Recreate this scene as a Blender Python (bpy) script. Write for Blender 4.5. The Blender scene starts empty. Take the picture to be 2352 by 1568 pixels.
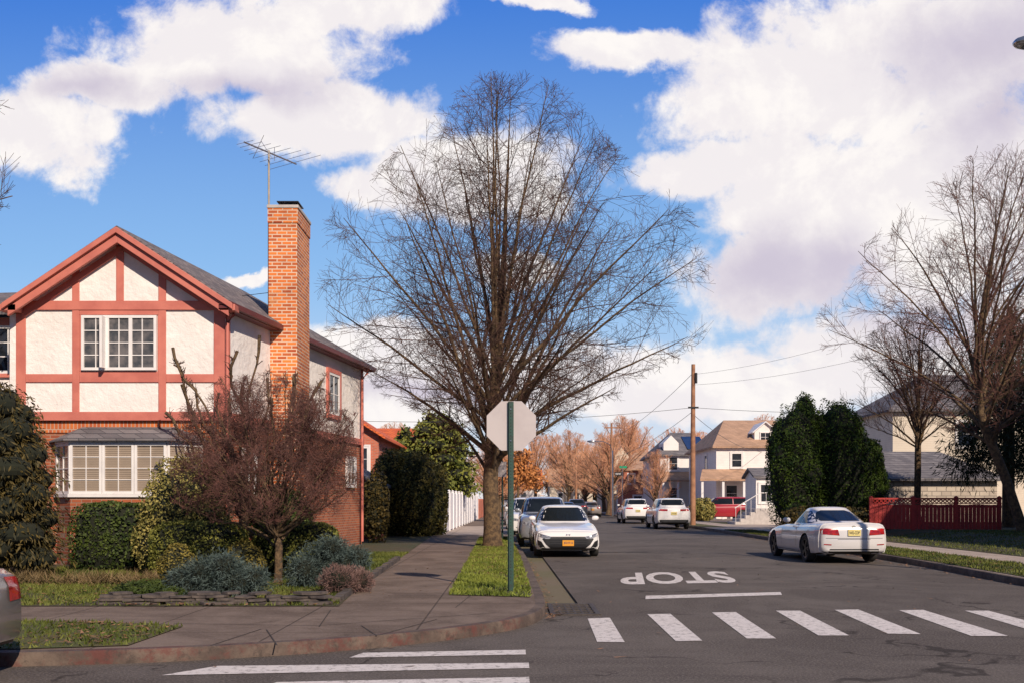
import bpy, bmesh, math, random
import numpy as np
from mathutils import Vector, Matrix
from mathutils.bvhtree import BVHTree
random.seed(7)
scene=bpy.context.scene
COL=scene.collection

# ---------------------------------------------------------------- materials
def nn(nt,t,**k):
    n=nt.nodes.new(t)
    for a,b in k.items(): setattr(n,a,b)
    return n
def mixc(nt,fac,a,b):
    m=nn(nt,'ShaderNodeMix',data_type='RGBA')
    L=nt.links
    if hasattr(fac,'is_linked'): L.new(fac,m.inputs[0])
    else: m.inputs[0].default_value=fac
    for s,i in ((a,6),(b,7)):
        if hasattr(s,'is_linked'): L.new(s,m.inputs[i])
        else: m.inputs[i].default_value=(*s,1) if len(s)==3 else s
    return m.outputs[2]
def mth(nt,op,a,b=None,c=None,clamp=False):
    m=nn(nt,'ShaderNodeMath',operation=op); m.use_clamp=clamp
    for i,s in enumerate((a,b,c)):
        if s is None: continue
        if hasattr(s,'is_linked'): nt.links.new(s,m.inputs[i])
        else: m.inputs[i].default_value=s
    return m.outputs[0]
def ramp(nt,f,a,b):
    m=nn(nt,'ShaderNodeMapRange'); m.interpolation_type='SMOOTHSTEP'
    nt.links.new(f,m.inputs[0]); m.inputs[1].default_value=a; m.inputs[2].default_value=b
    return m.outputs[0]
def noise(nt,vec,scale,detail=6,rough=.6,dist=0):
    n=nn(nt,'ShaderNodeTexNoise'); n.inputs['Scale'].default_value=scale
    n.inputs['Detail'].default_value=detail; n.inputs['Roughness'].default_value=rough
    n.inputs['Distortion'].default_value=dist
    if vec is not None: nt.links.new(vec,n.inputs['Vector'])
    return n.outputs[0]
def newmat(name):
    m=bpy.data.materials.new(name); m.use_nodes=True; nt=m.node_tree
    p=nt.nodes['Principled BSDF']; tc=nn(nt,'ShaderNodeTexCoord').outputs['Object']
    return m,nt,p,tc
def bumpit(nt,p,h,strength,dist=.02):
    b=nn(nt,'ShaderNodeBump'); b.inputs['Strength'].default_value=strength; b.inputs['Distance'].default_value=dist
    nt.links.new(h,b.inputs['Height']); nt.links.new(b.outputs[0],p.inputs['Normal'])
def M(name,c1,c2=None,scale=5,rough=.8,bump=0,bscale=40,metal=0,coat=0,spec=.5,bd=.02):
    m,nt,p,tc=newmat(name)
    if c2 is None: c2=tuple(x*.82 for x in c1)
    f=ramp(nt,noise(nt,tc,scale),.35,.65)
    nt.links.new(mixc(nt,f,c1,c2),p.inputs['Base Color'])
    p.inputs['Roughness'].default_value=rough; p.inputs['Metallic'].default_value=metal
    p.inputs['Coat Weight'].default_value=coat; p.inputs['Coat Roughness'].default_value=.04
    p.inputs['Specular IOR Level'].default_value=spec
    if bump: bumpit(nt,p,noise(nt,tc,bscale),bump,bd)
    return m
def LM(name,dark,light,scale=2.5,rough=.65):
    m,nt,p,tc=newmat(name)
    g=nn(nt,'ShaderNodeNewGeometry').outputs['Random Per Island']
    f=mth(nt,'ADD',mth(nt,'MULTIPLY',ramp(nt,noise(nt,tc,scale,3),.35,.65),.55),mth(nt,'MULTIPLY',g,.45))
    nt.links.new(mixc(nt,f,dark,light),p.inputs['Base Color'])
    p.inputs['Roughness'].default_value=rough; p.inputs['Specular IOR Level'].default_value=.25
    return m
def uvec(nt,tc,ku=1,kv=1):
    s=nn(nt,'ShaderNodeSeparateXYZ'); nt.links.new(tc,s.inputs[0])
    c=nn(nt,'ShaderNodeCombineXYZ')
    nt.links.new(mth(nt,'MULTIPLY',mth(nt,'ADD',s.outputs[0],s.outputs[1]),ku),c.inputs[0])
    nt.links.new(mth(nt,'MULTIPLY',s.outputs[2],kv),c.inputs[1])
    return c.outputs[0],s
def BR(name,c1,c2,mortar,w=.215,h=.075,ms=.011,rough=.85,kv=1,bump=.6,dirt=.35,stain=None):
    m,nt,p,tc=newmat(name); v,_=uvec(nt,tc,1,kv)
    b=nn(nt,'ShaderNodeTexBrick'); nt.links.new(v,b.inputs['Vector'])
    b.inputs['Scale'].default_value=1; b.inputs['Brick Width'].default_value=w; b.inputs['Row Height'].default_value=h
    b.inputs['Mortar Size'].default_value=ms; b.inputs['Mortar Smooth'].default_value=.2; b.inputs['Bias'].default_value=-.1
    b.inputs['Color1'].default_value=(*c1,1); b.inputs['Color2'].default_value=(*c2,1); b.inputs['Mortar'].default_value=(*mortar,1)
    f=ramp(nt,noise(nt,tc,1.1),.4,.75)
    d=mth(nt,'MULTIPLY',f,dirt)
    c=mixc(nt,d,b.outputs['Color'],tuple(x*.35 for x in c2))
    if stain: c=mixc(nt,mth(nt,'MULTIPLY',ramp(nt,noise(nt,tc,2.3,9,.75),.52,.72),.45),c,stain)
    nt.links.new(c,p.inputs['Base Color'])
    p.inputs['Roughness'].default_value=rough
    hgt=mth(nt,'ADD',mth(nt,'MULTIPLY',b.outputs['Fac'],-1),mth(nt,'MULTIPLY',noise(nt,tc,60),.4))
    bumpit(nt,p,hgt,bump,.01)
    return m
def STRIPE(name,c,cd,step,rough=.6,duty=.12):
    m,nt,p,tc=newmat(name); _,s=uvec(nt,tc)
    fr=mth(nt,'FRACT',mth(nt,'DIVIDE',s.outputs[2],step))
    f=ramp(nt,fr,1-duty,1.0)
    base=mixc(nt,mth(nt,'MULTIPLY',ramp(nt,noise(nt,tc,1.5),.4,.7),.25),c,cd)
    nt.links.new(mixc(nt,f,base,cd),p.inputs['Base Color']); p.inputs['Roughness'].default_value=rough
    bumpit(nt,p,fr,.4,.02)
    return m

m_stucco=M('stucco',(.88,.83,.79),(.79,.74,.70),1.3,.9,.9,6,bd=.035)
m_trim=M('painted_timber',(.60,.19,.14),(.50,.145,.11),2,.55,.1,30)
m_brick=BR('brick_orange',(.82,.22,.04),(.38,.065,.022),(.72,.52,.38),.24,.085,.015,stain=(.80,.40,.16))
m_brick2=BR('brick_wall',(.45,.12,.045),(.24,.055,.028),(.36,.23,.16))
m_soldier=BR('brick_soldier',(.66,.18,.04),(.42,.08,.03),(.55,.36,.26),.085,.24,.013)
m_brickred=BR('brick_red',(.62,.16,.08),(.45,.10,.05),(.4,.25,.2))
m_shingle=BR('roof_shingle',(.25,.21,.20),(.12,.105,.11),(.04,.035,.04),.3,.085,.008,.9,1,.5,.3)
m_slate=BR('slate_roof',(.22,.20,.205),(.12,.11,.12),(.05,.05,.06),.4,.12,.01,.9)
m_tan=BR('tan_shingle',(.55,.34,.22),(.42,.26,.17),(.28,.17,.11),.4,.12,.01,.9)
m_redtile=BR('red_tile_roof',(.80,.17,.04),(.62,.11,.035),(.25,.05,.02),.25,.12,.012,.8)
m_siding=STRIPE('beige_siding',(.66,.58,.47),(.42,.35,.28),.13)
m_wsiding=STRIPE('white_siding',(.86,.82,.78),(.55,.5,.5),.13)
m_blind=STRIPE('window_blind',(.40,.32,.25),(.13,.10,.08),.045,.12,.4)
m_white=M('white_paint',(.82,.79,.77),(.74,.71,.70),3,.4)
m_glass=M('dark_glass',(.03,.035,.045),(.015,.018,.022),1.5,.04,spec=.7)
m_curtain=M('curtained_glass',(.05,.055,.06),(.17,.155,.15),2.6,.06,spec=.6)
m_cglass=M('car_glass',(.012,.016,.02),(.008,.01,.013),1,.05,spec=.3)
m_dark=M('dark_plastic',(.014,.014,.016),None,8,.5)
m_black=M('black_metal',(.02,.02,.022),None,8,.4)
m_rubber=M('tyre_rubber',(.022,.021,.021),(.035,.033,.03),10,.85)
m_rim=M('silver_rim',(.5,.5,.52),None,8,.25,metal=.9)
m_drim=M('dark_rim',(.07,.07,.075),None,8,.3,metal=.8)
m_gbar=M('grille_trim',(.10,.10,.11),None,8,.25,metal=1)
m_chrome=M('chrome',(.7,.7,.72),None,8,.12,metal=1)
m_red=M('red_lens',(.45,.012,.012),(.22,.008,.008),12,.12,coat=1)
m_lamp=M('clear_lens',(.35,.36,.4),(.10,.10,.12),14,.08,coat=1)
m_plateo=M('orange_plate',(.75,.33,.03),(.7,.3,.03),5,.4)
m_platey=M('yellow_plate',(.72,.62,.25),(.66,.52,.2),5,.4)
m_wcar=M('white_car_paint',(.78,.76,.745),(.74,.72,.705),.8,.25,coat=1)
m_coupe=M('pale_silver_paint',(.64,.62,.61),(.60,.58,.57),.8,.25,coat=1)
m_gcar=M('grey_car_paint',(.30,.31,.34),(.28,.29,.32),.8,.25,coat=1,metal=.4)
m_scar=M('silver_car_paint',(.30,.265,.245),(.27,.24,.225),.8,.3,coat=1,metal=.4)
m_dcar=M('dark_car_paint',(.03,.035,.05),None,.8,.25,coat=1)
m_rcar=M('red_car_paint',(.36,.015,.025),None,.8,.25,coat=1)
m_stone=M('slate_stone',(.12,.095,.08),(.05,.04,.038),5,.85,.6,18)
m_fieldstone=BR('field_stone',(.55,.47,.38),(.42,.35,.29),(.25,.21,.18),.45,.22,.02,.9)
m_conc=M('concrete_cap',(.55,.5,.47),None,5,.9,.3)
m_wood=M('pole_wood',(.40,.20,.11),(.26,.125,.07),3,.85,.3,20)
m_redfence=M('red_fence_paint',(.46,.042,.034),(.32,.028,.026),2,.7,.2,30)
m_brownfence=M('brown_fence_paint',(.16,.03,.025),(.10,.02,.018),2,.7,.2,30)
m_vinyl=M('white_vinyl',(.87,.85,.86),(.8,.78,.8),2,.4)
m_green=M('green_sign_post',(.022,.075,.058),(.03,.05,.042),20,.5)
m_alu=M('sign_back',(.52,.47,.46),(.45,.40,.40),1.2,.5)
m_signred=M('sign_red',(.55,.02,.02),None,5,.4)
m_bark=M('bark',(.18,.115,.058),(.062,.040,.025),9,.95,.9,30,bd=.04)
m_twig=M('twig_bark',(.125,.060,.040),(.055,.030,.023),3,.9)
m_twigred=M('reddish_twig',(.17,.070,.05),(.085,.038,.03),3,.9)
m_twigclip=M('clipped_twig',(.19,.080,.062),(.09,.042,.034),4,.9)
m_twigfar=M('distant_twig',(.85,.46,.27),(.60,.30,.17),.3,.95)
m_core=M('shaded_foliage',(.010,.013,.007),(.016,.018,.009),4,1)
m_yew=LM('yew_foliage',(.008,.013,.005),(.13,.09,.022),3)
m_hedge=LM('hedge_foliage',(.014,.03,.008),(.085,.115,.02),5)
m_box=LM('box_hedge_leaves',(.05,.065,.012),(.26,.25,.05),5)
m_arb=LM('arborvitae_foliage',(.008,.032,.005),(.085,.13,.012),1.6)
m_arbd=LM('dark_hedge_foliage',(.018,.034,.008),(.19,.15,.04),1.6)
m_varieg=LM('variegated_leaves',(.055,.07,.014),(.42,.34,.10),6)
m_gold=LM('golden_box_leaves',(.05,.05,.012),(.26,.20,.04),6)
m_blue=LM('blue_spruce_needles',(.018,.032,.028),(.115,.155,.14),7)
m_heather=LM('heather_twigs',(.08,.05,.04),(.28,.17,.15),9)
m_pine=LM('pine_needles',(.008,.015,.007),(.035,.05,.016),2)
m_con=LM('spruce_needles',(.045,.07,.012),(.26,.26,.05),1.5)
m_brownleaf=LM('brown_leaves',(.30,.11,.03),(.65,.27,.09),1.5)
m_litter=LM('leaf_litter',(.09,.045,.022),(.38,.20,.10),2)
m_drygrass=LM('dry_grass',(.07,.05,.022),(.26,.18,.085),3)
m_grassb=LM('grass_blades',(.055,.085,.010),(.25,.28,.045),1.2)
m_grassd=LM('grass_blades_dull',(.035,.058,.009),(.165,.175,.035),.9)

def asphalt():
    m,nt,p,tc=newmat('asphalt')
    big=ramp(nt,noise(nt,tc,.30,6,.65,1.5),.38,.62)
    mid=ramp(nt,noise(nt,tc,1.6,6,.7),.4,.7)
    fine=noise(nt,tc,38,3,.8)
    c=mixc(nt,big,(.122,.104,.092),(.076,.063,.056))
    c=mixc(nt,mth(nt,'MULTIPLY',mid,.5),c,(.066,.055,.049))
    c=mixc(nt,mth(nt,'MULTIPLY',ramp(nt,fine,.42,.72),.85),c,(.22,.188,.165))
    wn=nn(nt,'ShaderNodeTexNoise'); wn.inputs['Scale'].default_value=1.1; wn.inputs['Detail'].default_value=9; nt.links.new(tc,wn.inputs['Vector'])
    add=nn(nt,'ShaderNodeVectorMath',operation='MULTIPLY_ADD'); nt.links.new(wn.outputs[1],add.inputs[0]); add.inputs[1].default_value=(2.4,2.4,0); nt.links.new(tc,add.inputs[2])
    for sc_,wd,m0,m1 in ((.25,.012,.46,.57),(.7,.024,.56,.66)):
        v=nn(nt,'ShaderNodeTexVoronoi',feature='DISTANCE_TO_EDGE'); v.inputs['Scale'].default_value=sc_
        nt.links.new(add.outputs[0],v.inputs['Vector'])
        cr=mth(nt,'SUBTRACT',1,ramp(nt,v.outputs['Distance'],wd*.3,wd))
        msk=ramp(nt,noise(nt,tc,.45+sc_*.3,2),m0,m1)
        c=mixc(nt,mth(nt,'MULTIPLY',mth(nt,'MULTIPLY',cr,msk),.7),c,(.026,.021,.018))
    nt.links.new(c,p.inputs['Base Color']); p.inputs['Roughness'].default_value=.9
    p.inputs['Specular IOR Level'].default_value=.15
    bumpit(nt,p,fine,.6,.012)
    return m
m_asph=asphalt()
def paving(name,ca,cb,step=1.5):
    m,nt,p,tc=newmat(name)
    s=nn(nt,'ShaderNodeSeparateXYZ'); nt.links.new(tc,s.inputs[0])
    c=mixc(nt,ramp(nt,noise(nt,tc,.9,9,.7,.6),.36,.66),ca,cb)
    c=mixc(nt,mth(nt,'MULTIPLY',ramp(nt,noise(nt,tc,36,4,.8),.45,.75),.5),c,tuple(x*1.5 for x in ca))
    c=mixc(nt,mth(nt,'MULTIPLY',ramp(nt,noise(nt,tc,3.5,9,.75),.56,.70),.45),c,tuple(x*.5 for x in cb))
    jf=None
    for o in (0,1):
        fr=mth(nt,'ABSOLUTE',mth(nt,'SUBTRACT',mth(nt,'FRACT',mth(nt,'DIVIDE',mth(nt,'ADD',s.outputs[o],.3+o*.2),step)),.5))
        j=mth(nt,'SUBTRACT',1,ramp(nt,fr,.004,.011))
        jf=j if jf is None else mth(nt,'MAXIMUM',jf,j)
    c=mixc(nt,mth(nt,'MULTIPLY',jf,.6),c,(.03,.024,.02))
    nt.links.new(c,p.inputs['Base Color']); p.inputs['Roughness'].default_value=.92
    p.inputs['Specular IOR Level'].default_value=.15
    bumpit(nt,p,mth(nt,'ADD',noise(nt,tc,40,4),mth(nt,'MULTIPLY',jf,-1.2)),.4,.01)
    return m
m_pave=paving('concrete_paving',(.205,.155,.125),(.118,.087,.069))
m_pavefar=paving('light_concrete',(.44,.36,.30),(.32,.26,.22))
m_lawn=M('lawn_soil',(.08,.09,.02),(.10,.08,.03),2.2,.95,.8,50)
m_yard=M('yard_soil',(.05,.055,.018),(.075,.058,.028),1.2,.95,.8,30)
m_ground=M('ground_soil',(.12,.11,.05),(.16,.12,.08),.2,.95)
def kerbmat():
    m,nt,p,tc=newmat('kerb_concrete')
    s=nn(nt,'ShaderNodeSeparateXYZ'); nt.links.new(tc,s.inputs[0])
    base=mixc(nt,ramp(nt,noise(nt,tc,2,8,.7),.35,.65),(.15,.11,.085),(.075,.052,.042))
    near=mth(nt,'MULTIPLY',mth(nt,'SUBTRACT',1,ramp(nt,s.outputs[1],11.5,13)),ramp(nt,noise(nt,tc,2.2,10,.8),.47,.60))
    c=mixc(nt,mth(nt,'MULTIPLY',near,.6),base,(.12,.024,.02))
    c=mixc(nt,mth(nt,'MULTIPLY',ramp(nt,noise(nt,tc,7,8,.8),.50,.62),.6),c,(.04,.03,.025))
    nt.links.new(c,p.inputs['Base Color']); p.inputs['Roughness'].default_value=.9
    bumpit(nt,p,noise(nt,tc,30),.5,.015); return m
m_kerb=kerbmat()
def paintmat():
    m,nt,p,tc=newmat('worn_road_paint')
    w=ramp(nt,noise(nt,tc,11,10,.8),.50,.60)
    w2=mth(nt,'MULTIPLY',w,.75)
    c=mixc(nt,w2,(.66,.60,.56),(.2,.17,.15))
    nt.links.new(c,p.inputs['Base Color']); p.inputs['Roughness'].default_value=.75; return m
m_paint=paintmat()

# ---------------------------------------------------------------- object helpers
def thing(name,label,cat,loc=(0,0,0),group=None):
    o=bpy.data.objects.new(name,None); COL.objects.link(o); o.location=loc; o.empty_display_size=.2
    o['label']=label; o['category']=cat
    if group: o['group']=group
    return o
def finish(o,parent=None,label=None,cat=None,kind=None,group=None):
    COL.objects.link(o)
    if parent is not None:
        o.parent=parent
        o.matrix_parent_inverse=Matrix.Translation(-Vector(parent.location)) if parent.type=='EMPTY' else Matrix.Identity(4)
    if label: o['label']=label
    if cat: o['category']=cat
    if kind: o['kind']=kind
    if group: o['group']=group
    return o
def V3(a): return Vector(a)
class MB:
    def __init__(s): s.v=[]; s.f=[]
    def add(s,vs,fs):
        b=len(s.v); s.v+=[tuple(v) for v in vs]; s.f+=[tuple(i+b for i in f) for f in fs]; return s
    def fbox(s,o,u,n,u0,u1,n0,n1,z0,z1):
        o=V3(o);u=V3(u).normalized();n=V3(n).normalized()
        P=[o+u*a+n*b+Vector((0,0,c)) for c in (z0,z1) for a,b in ((u0,n0),(u1,n0),(u1,n1),(u0,n1))]
        return s.add(P,[(0,3,2,1),(4,5,6,7),(0,1,5,4),(1,2,6,5),(2,3,7,6),(3,0,4,7)])
    def box(s,x0,x1,y0,y1,z0,z1):
        return s.fbox((0,0,0),(1,0,0),(0,1,0),x0,x1,y0,y1,z0,z1)
    def prism(s,pts,d):
        n=len(pts); d=V3(d); P=[V3(p) for p in pts]
        return s.add(P+[p+d for p in P],[tuple(range(n)),tuple(range(2*n-1,n-1,-1))]+[(i,(i+1)%n,n+(i+1)%n,n+i) for i in range(n)])
    def slab(s,pts,faces,dz):
        n=len(pts); P=[V3(p) for p in pts]; 
        fs=[tuple(f) for f in faces]+[tuple(i+n for i in reversed(f)) for f in faces]
        E={}
        for f in faces:
            for i in range(len(f)):
                a,b=f[i],f[(i+1)%len(f)]; k=(min(a,b),max(a,b)); E.setdefault(k,[]).append((a,b))
        for k,l in E.items():
            if len(l)==1: a,b=l[0]; fs.append((b,a,a+n,b+n))
        return s.add(P+[p+Vector((0,0,dz)) for p in P],fs)
    def tube(s,pts,rad,sides=8):
        P=[V3(p) for p in pts]; n=len(P)
        if not isinstance(rad,(list,tuple)): rad=[rad]*n
        vs=[]
        for i,p in enumerate(P):
            t=(P[min(i+1,n-1)]-P[max(i-1,0)]).normalized()
            r=Vector((0,0,1)) if abs(t.z)<.9 else Vector((1,0,0))
            a=t.cross(r).normalized(); b=t.cross(a)
            for k in range(sides):
                th=2*math.pi*k/sides; vs.append(p+(a*math.cos(th)+b*math.sin(th))*rad[i])
        fs=[(i*sides+k,i*sides+(k+1)%sides,(i+1)*sides+(k+1)%sides,(i+1)*sides+k) for i in range(n-1) for k in range(sides)]
        fs+=[tuple(range(sides)),tuple(range((n-1)*sides,n*sides))]
        return s.add(vs,fs)
    def build(s,name,mat,parent=None,smooth=None,bevel=0,**k):
        me=bpy.data.meshes.new(name); me.from_pydata(s.v,[],s.f)
        bm=bmesh.new(); bm.from_mesh(me); bmesh.ops.recalc_face_normals(bm,faces=bm.faces[:])
        bm.to_mesh(me); bm.free()
        for mm in (mat if isinstance(mat,list) else [mat]): me.materials.append(mm)
        if smooth is not None:
            me.polygons.foreach_set('use_smooth',[True]*len(me.polygons)); me.set_sharp_from_angle(angle=math.radians(smooth))
        o=bpy.data.objects.new(name,me); finish(o,parent,**k)
        if bevel:
            b=o.modifiers.new('bevel','BEVEL'); b.width=bevel; b.segments=2; b.limit_method='ANGLE'
        return o
def np_mesh(name,V,F,mats,mi=None,smooth=False):
    V=np.asarray(V,dtype=np.float32).reshape(-1,3); F=np.asarray(F,dtype=np.int32)
    k=F.shape[1]; m=len(F)
    me=bpy.data.meshes.new(name); me.vertices.add(len(V)); me.vertices.foreach_set('co',V.ravel())
    me.loops.add(m*k); me.loops.foreach_set('vertex_index',F.ravel())
    me.polygons.add(m); me.polygons.foreach_set('loop_start',np.arange(0,m*k,k,dtype=np.int32))
    for mm in mats: me.materials.append(mm)
    if mi is not None: me.polygons.foreach_set('material_index',np.asarray(mi,dtype=np.int32))
    me.update(calc_edges=True)
    me.polygons.foreach_set('use_smooth',np.full(m,smooth))
    return me
def np_obj(name,me,parent=None,**k):
    return finish(bpy.data.objects.new(name,me),parent,**k)

# ---------------------------------------------------------------- trees
def tubes_np(P,R,sides):
    B,n,_=P.shape
    T=np.gradient(P,axis=1); T/=np.linalg.norm(T,axis=2,keepdims=True)+1e-9
    ref=np.zeros_like(T); vert=np.abs(T[:,:1,2:3])>.9
    ref[:]=np.where(vert,np.array([1.,0,0]),np.array([0,0,1.]))
    A=np.cross(T,ref); A/=np.linalg.norm(A,axis=2,keepdims=True)+1e-9
    C=np.cross(T,A)
    th=np.arange(sides)*2*np.pi/sides
    V=P[:,:,None,:]+R[:,:,None,None]*(A[:,:,None,:]*np.cos(th)[None,None,:,None]+C[:,:,None,:]*np.sin(th)[None,None,:,None])
    idx=np.arange(B*n*sides).reshape(B,n,sides); nx=np.roll(idx,-1,axis=2)
    F=np.stack([idx[:,:-1],nx[:,:-1],nx[:,1:],idx[:,1:]],axis=-1).reshape(-1,4)
    return V.reshape(-1,3),F
def joinVF(lst):
    Vs,Fs=[],[];b=0
    for V,F in lst: Vs.append(V);Fs.append(F+b);b+=len(V)
    return np.concatenate(Vs),np.concatenate(Fs)
def spawn(rng,P,R,k,tmin,tmax,ang,length,nseg,up,wob,env,rmin,rf=.6,rmax=9):
    B,n,_=P.shape
    t=tmin+(tmax-tmin)*(np.arange(k)[None,:]+rng.random((B,k)))/k
    f=t*(n-1); i=np.clip(f.astype(int),0,n-2); w=(f-i)[...,None]
    bi=np.arange(B)[:,None]
    pos=P[bi,i]*(1-w)+P[bi,i+1]*w; tan=P[bi,i+1]-P[bi,i]; tan/=np.linalg.norm(tan,axis=2,keepdims=True)+1e-9
    r0=R[bi,i]*(1-w[...,0])+R[bi,i+1]*w[...,0]
    pos=pos.reshape(-1,3);tan=tan.reshape(-1,3);r0=np.clip(r0.reshape(-1)*rf,rmin*1.15,max(rmax,rmin*1.2));tt=t.reshape(-1)
    N=len(pos); rv=rng.normal(size=(N,3)); pr=np.cross(tan,rv); pr/=np.linalg.norm(pr,axis=1,keepdims=True)+1e-9
    a=np.radians(ang*(.7+.6*rng.random(N)))[:,None]
    d=tan*np.cos(a)+pr*np.sin(a); d[:,2]+=up; d/=np.linalg.norm(d,axis=1,keepdims=True)
    L=length*(.5+.9*rng.random(N))*(1.1-.55*tt)
    pts=[pos]; p=pos
    for s in range(nseg):
        p=p+d*(L/nseg)[:,None]; pts.append(p)
        d=d+rng.normal(size=(N,3))*wob; d[:,2]+=up*.45; d/=np.linalg.norm(d,axis=1,keepdims=True)
    Q=np.stack(pts,axis=1)
    if env is not None:
        for _ in range(4):
            out=~env(Q[:,-1]); 
            if not out.any(): break
            Q[out]=Q[out,:1]+(Q[out]-Q[out,:1])*(.5+.42*rng.random((int(out.sum()),1,1)))
    s=np.linspace(0,1,nseg+1)[None,:]
    RR=r0[:,None]*(1-s)+rmin*s
    return Q,RR
def make_env(profile,base,center,lump=.12,ph=0):
    pz=np.array([a for a,b in profile]);prr=np.array([b for a,b in profile])
    cz=np.array([c[0] for c in center]);cx=np.array([c[1] for c in center]);cy=np.array([c[2] for c in center])
    def rad(z): return np.interp(z-base[2],pz,prr)
    def cen(z): return base[0]+np.interp(z-base[2],cz,cx),base[1]+np.interp(z-base[2],cz,cy)
    def env(Q):
        x,y=cen(Q[:,2]); dx=Q[:,0]-x; dy=Q[:,1]-y; az=np.arctan2(dy,dx)
        r=rad(Q[:,2])*(1+lump*np.sin(az*3+Q[:,2]*.9+ph)+lump*.6*np.sin(az*5-Q[:,2]*1.7+ph))
        return (dx*dx+dy*dy<r*r)&(Q[:,2]<base[2]+pz[-1])&(Q[:,2]>base[2]+pz[0])
    return env,rad,cen
def bare_tree(seed,base,leader,r_base,profile,center,nl,counts,lens,rm,mats,name='bare_tree',label='',cat='tree',group=None,hs=None,ups=(.12,.12,.1),angs=(34,36,38),lift=.72,rlimb=.42,meshes_only=False,inner=.4,lump=.1,rfs=(.4,.6,.8),acap=.12,wob=.07,crook=.022,a2=2,tipq=.9,at=.16,knob=0,hpow=1.3,nin=3,ctlx=.36,flare=1.4):
    rng=np.random.default_rng(seed); base=np.array(base,float)
    env,rad,cen=make_env(profile,base,center,lump,seed)
    zs=np.array([l[2] for l in leader]); H=zs[-1]
    n=26; tz=np.linspace(0,H,n)
    lx=np.interp(tz,zs,[l[0] for l in leader])+np.cumsum(rng.normal(size=n))*.012*r_base/.3
    ly=np.interp(tz,zs,[l[1] for l in leader])+np.cumsum(rng.normal(size=n))*.012*r_base/.3
    LP=np.stack([lx+base[0],ly+base[1],tz+base[2]],1)[None]
    z0,z1=profile[0][0],profile[-1][0]
    if hs is None: hs=(z0*.75,H*.5)
    q_=np.clip((tz-hs[0])/max(H-hs[0],.1),0,1)
    lr=r_base*(1-.12*np.clip(tz/max(hs[0],.1),0,1))*(1-q_)**1.25+rm[0]*.7; lr[0]*=flare; lr[1]*=1.04
    LR=lr[None]
    P=[];R=[]
    for i in range(nl):
        q=(i+.5)/nl; zt=z0+(z1-z0)*(.08+.90*q**tipq)
        rr=1.0 if i%nin else inner+.35*rng.random()
        if rr<1: zt=min(zt+(z1-zt)*.5,z1*.98)
        az=i*2.39996+rng.normal()*.25
        cx,cy=cen(np.array([zt+base[2]])); r=rad(np.array([zt+base[2]]))[0]*.95*rr
        tip=np.array([cx[0]+math.cos(az)*r,cy[0]+math.sin(az)*r,zt+base[2]])
        h=hs[0]+(hs[1]-hs[0])*q**hpow+rng.normal()*.08
        h=min(h,zt-.08*(z1-z0))
        st=np.array([np.interp(h,tz,LP[0,:,0]),np.interp(h,tz,LP[0,:,1]),h+base[2]])
        dv=tip-st; ctl=st+np.array([dv[0]*ctlx,dv[1]*ctlx,dv[2]*lift])
        s=np.linspace(0,1,12)[:,None]
        c=(1-s)**2*st+2*s*(1-s)*ctl+s*s*tip
        c[1:]+=np.cumsum(rng.normal(size=(11,3)),0)*crook*(np.linalg.norm(dv)/5)
        P.append(c); rh=min(np.interp(h,tz,lr),r_base*.8)
        rad_=rh*rlimb*(1-s[:,0])**.9*(.6+.5*rng.random())+rm[0]
        if knob: rad_[-1]=rm[0]*knob; rad_[-2]=rm[0]*knob*.9
        R.append(rad_)
    P=np.array(P);R=np.array(R)
    trunk=[tubes_np(LP,LR,10),tubes_np(P,R,7)]
    A,AR=spawn(rng,P,R,counts[0],at,.98,angs[0],lens[0],6,ups[0],wob,env,rm[1],rfs[0],r_base*acap)
    if a2:
        A2,AR2=spawn(rng,LP[:,8:],LR[:,8:],counts[0]*a2,.15,.98,angs[0],lens[0],6,ups[0],wob,env,rm[1],.4,r_base*acap)
        A=np.concatenate([A,A2]);AR=np.concatenate([AR,AR2])
    C,CR=spawn(rng,A,AR,counts[1],.12,.98,angs[1],lens[1],4,ups[1],wob,env,rm[2],rfs[1],r_base*acap*.5)
    lst=[tubes_np(A,AR,4),tubes_np(C,CR,3)]
    if counts[2]:
        D,DR=spawn(rng,C,CR,counts[2],.15,.95,angs[2],lens[2],2,ups[2],wob*1.2,env,rm[3],rfs[2])
        lst.append(tubes_np(D,DR,3))
    tv,tf=joinVF(trunk); cv,cf=joinVF(lst)
    mt=np_mesh('trunk',tv,tf,[mats[0]],smooth=True); mc=np_mesh('crown',cv,cf,[mats[1]],smooth=True)
    if meshes_only: return mt,mc
    e=thing(name,label,cat,tuple(base),group)
    np_obj('trunk',mt,e); np_obj('crown',mc,e)
    return e

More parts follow.
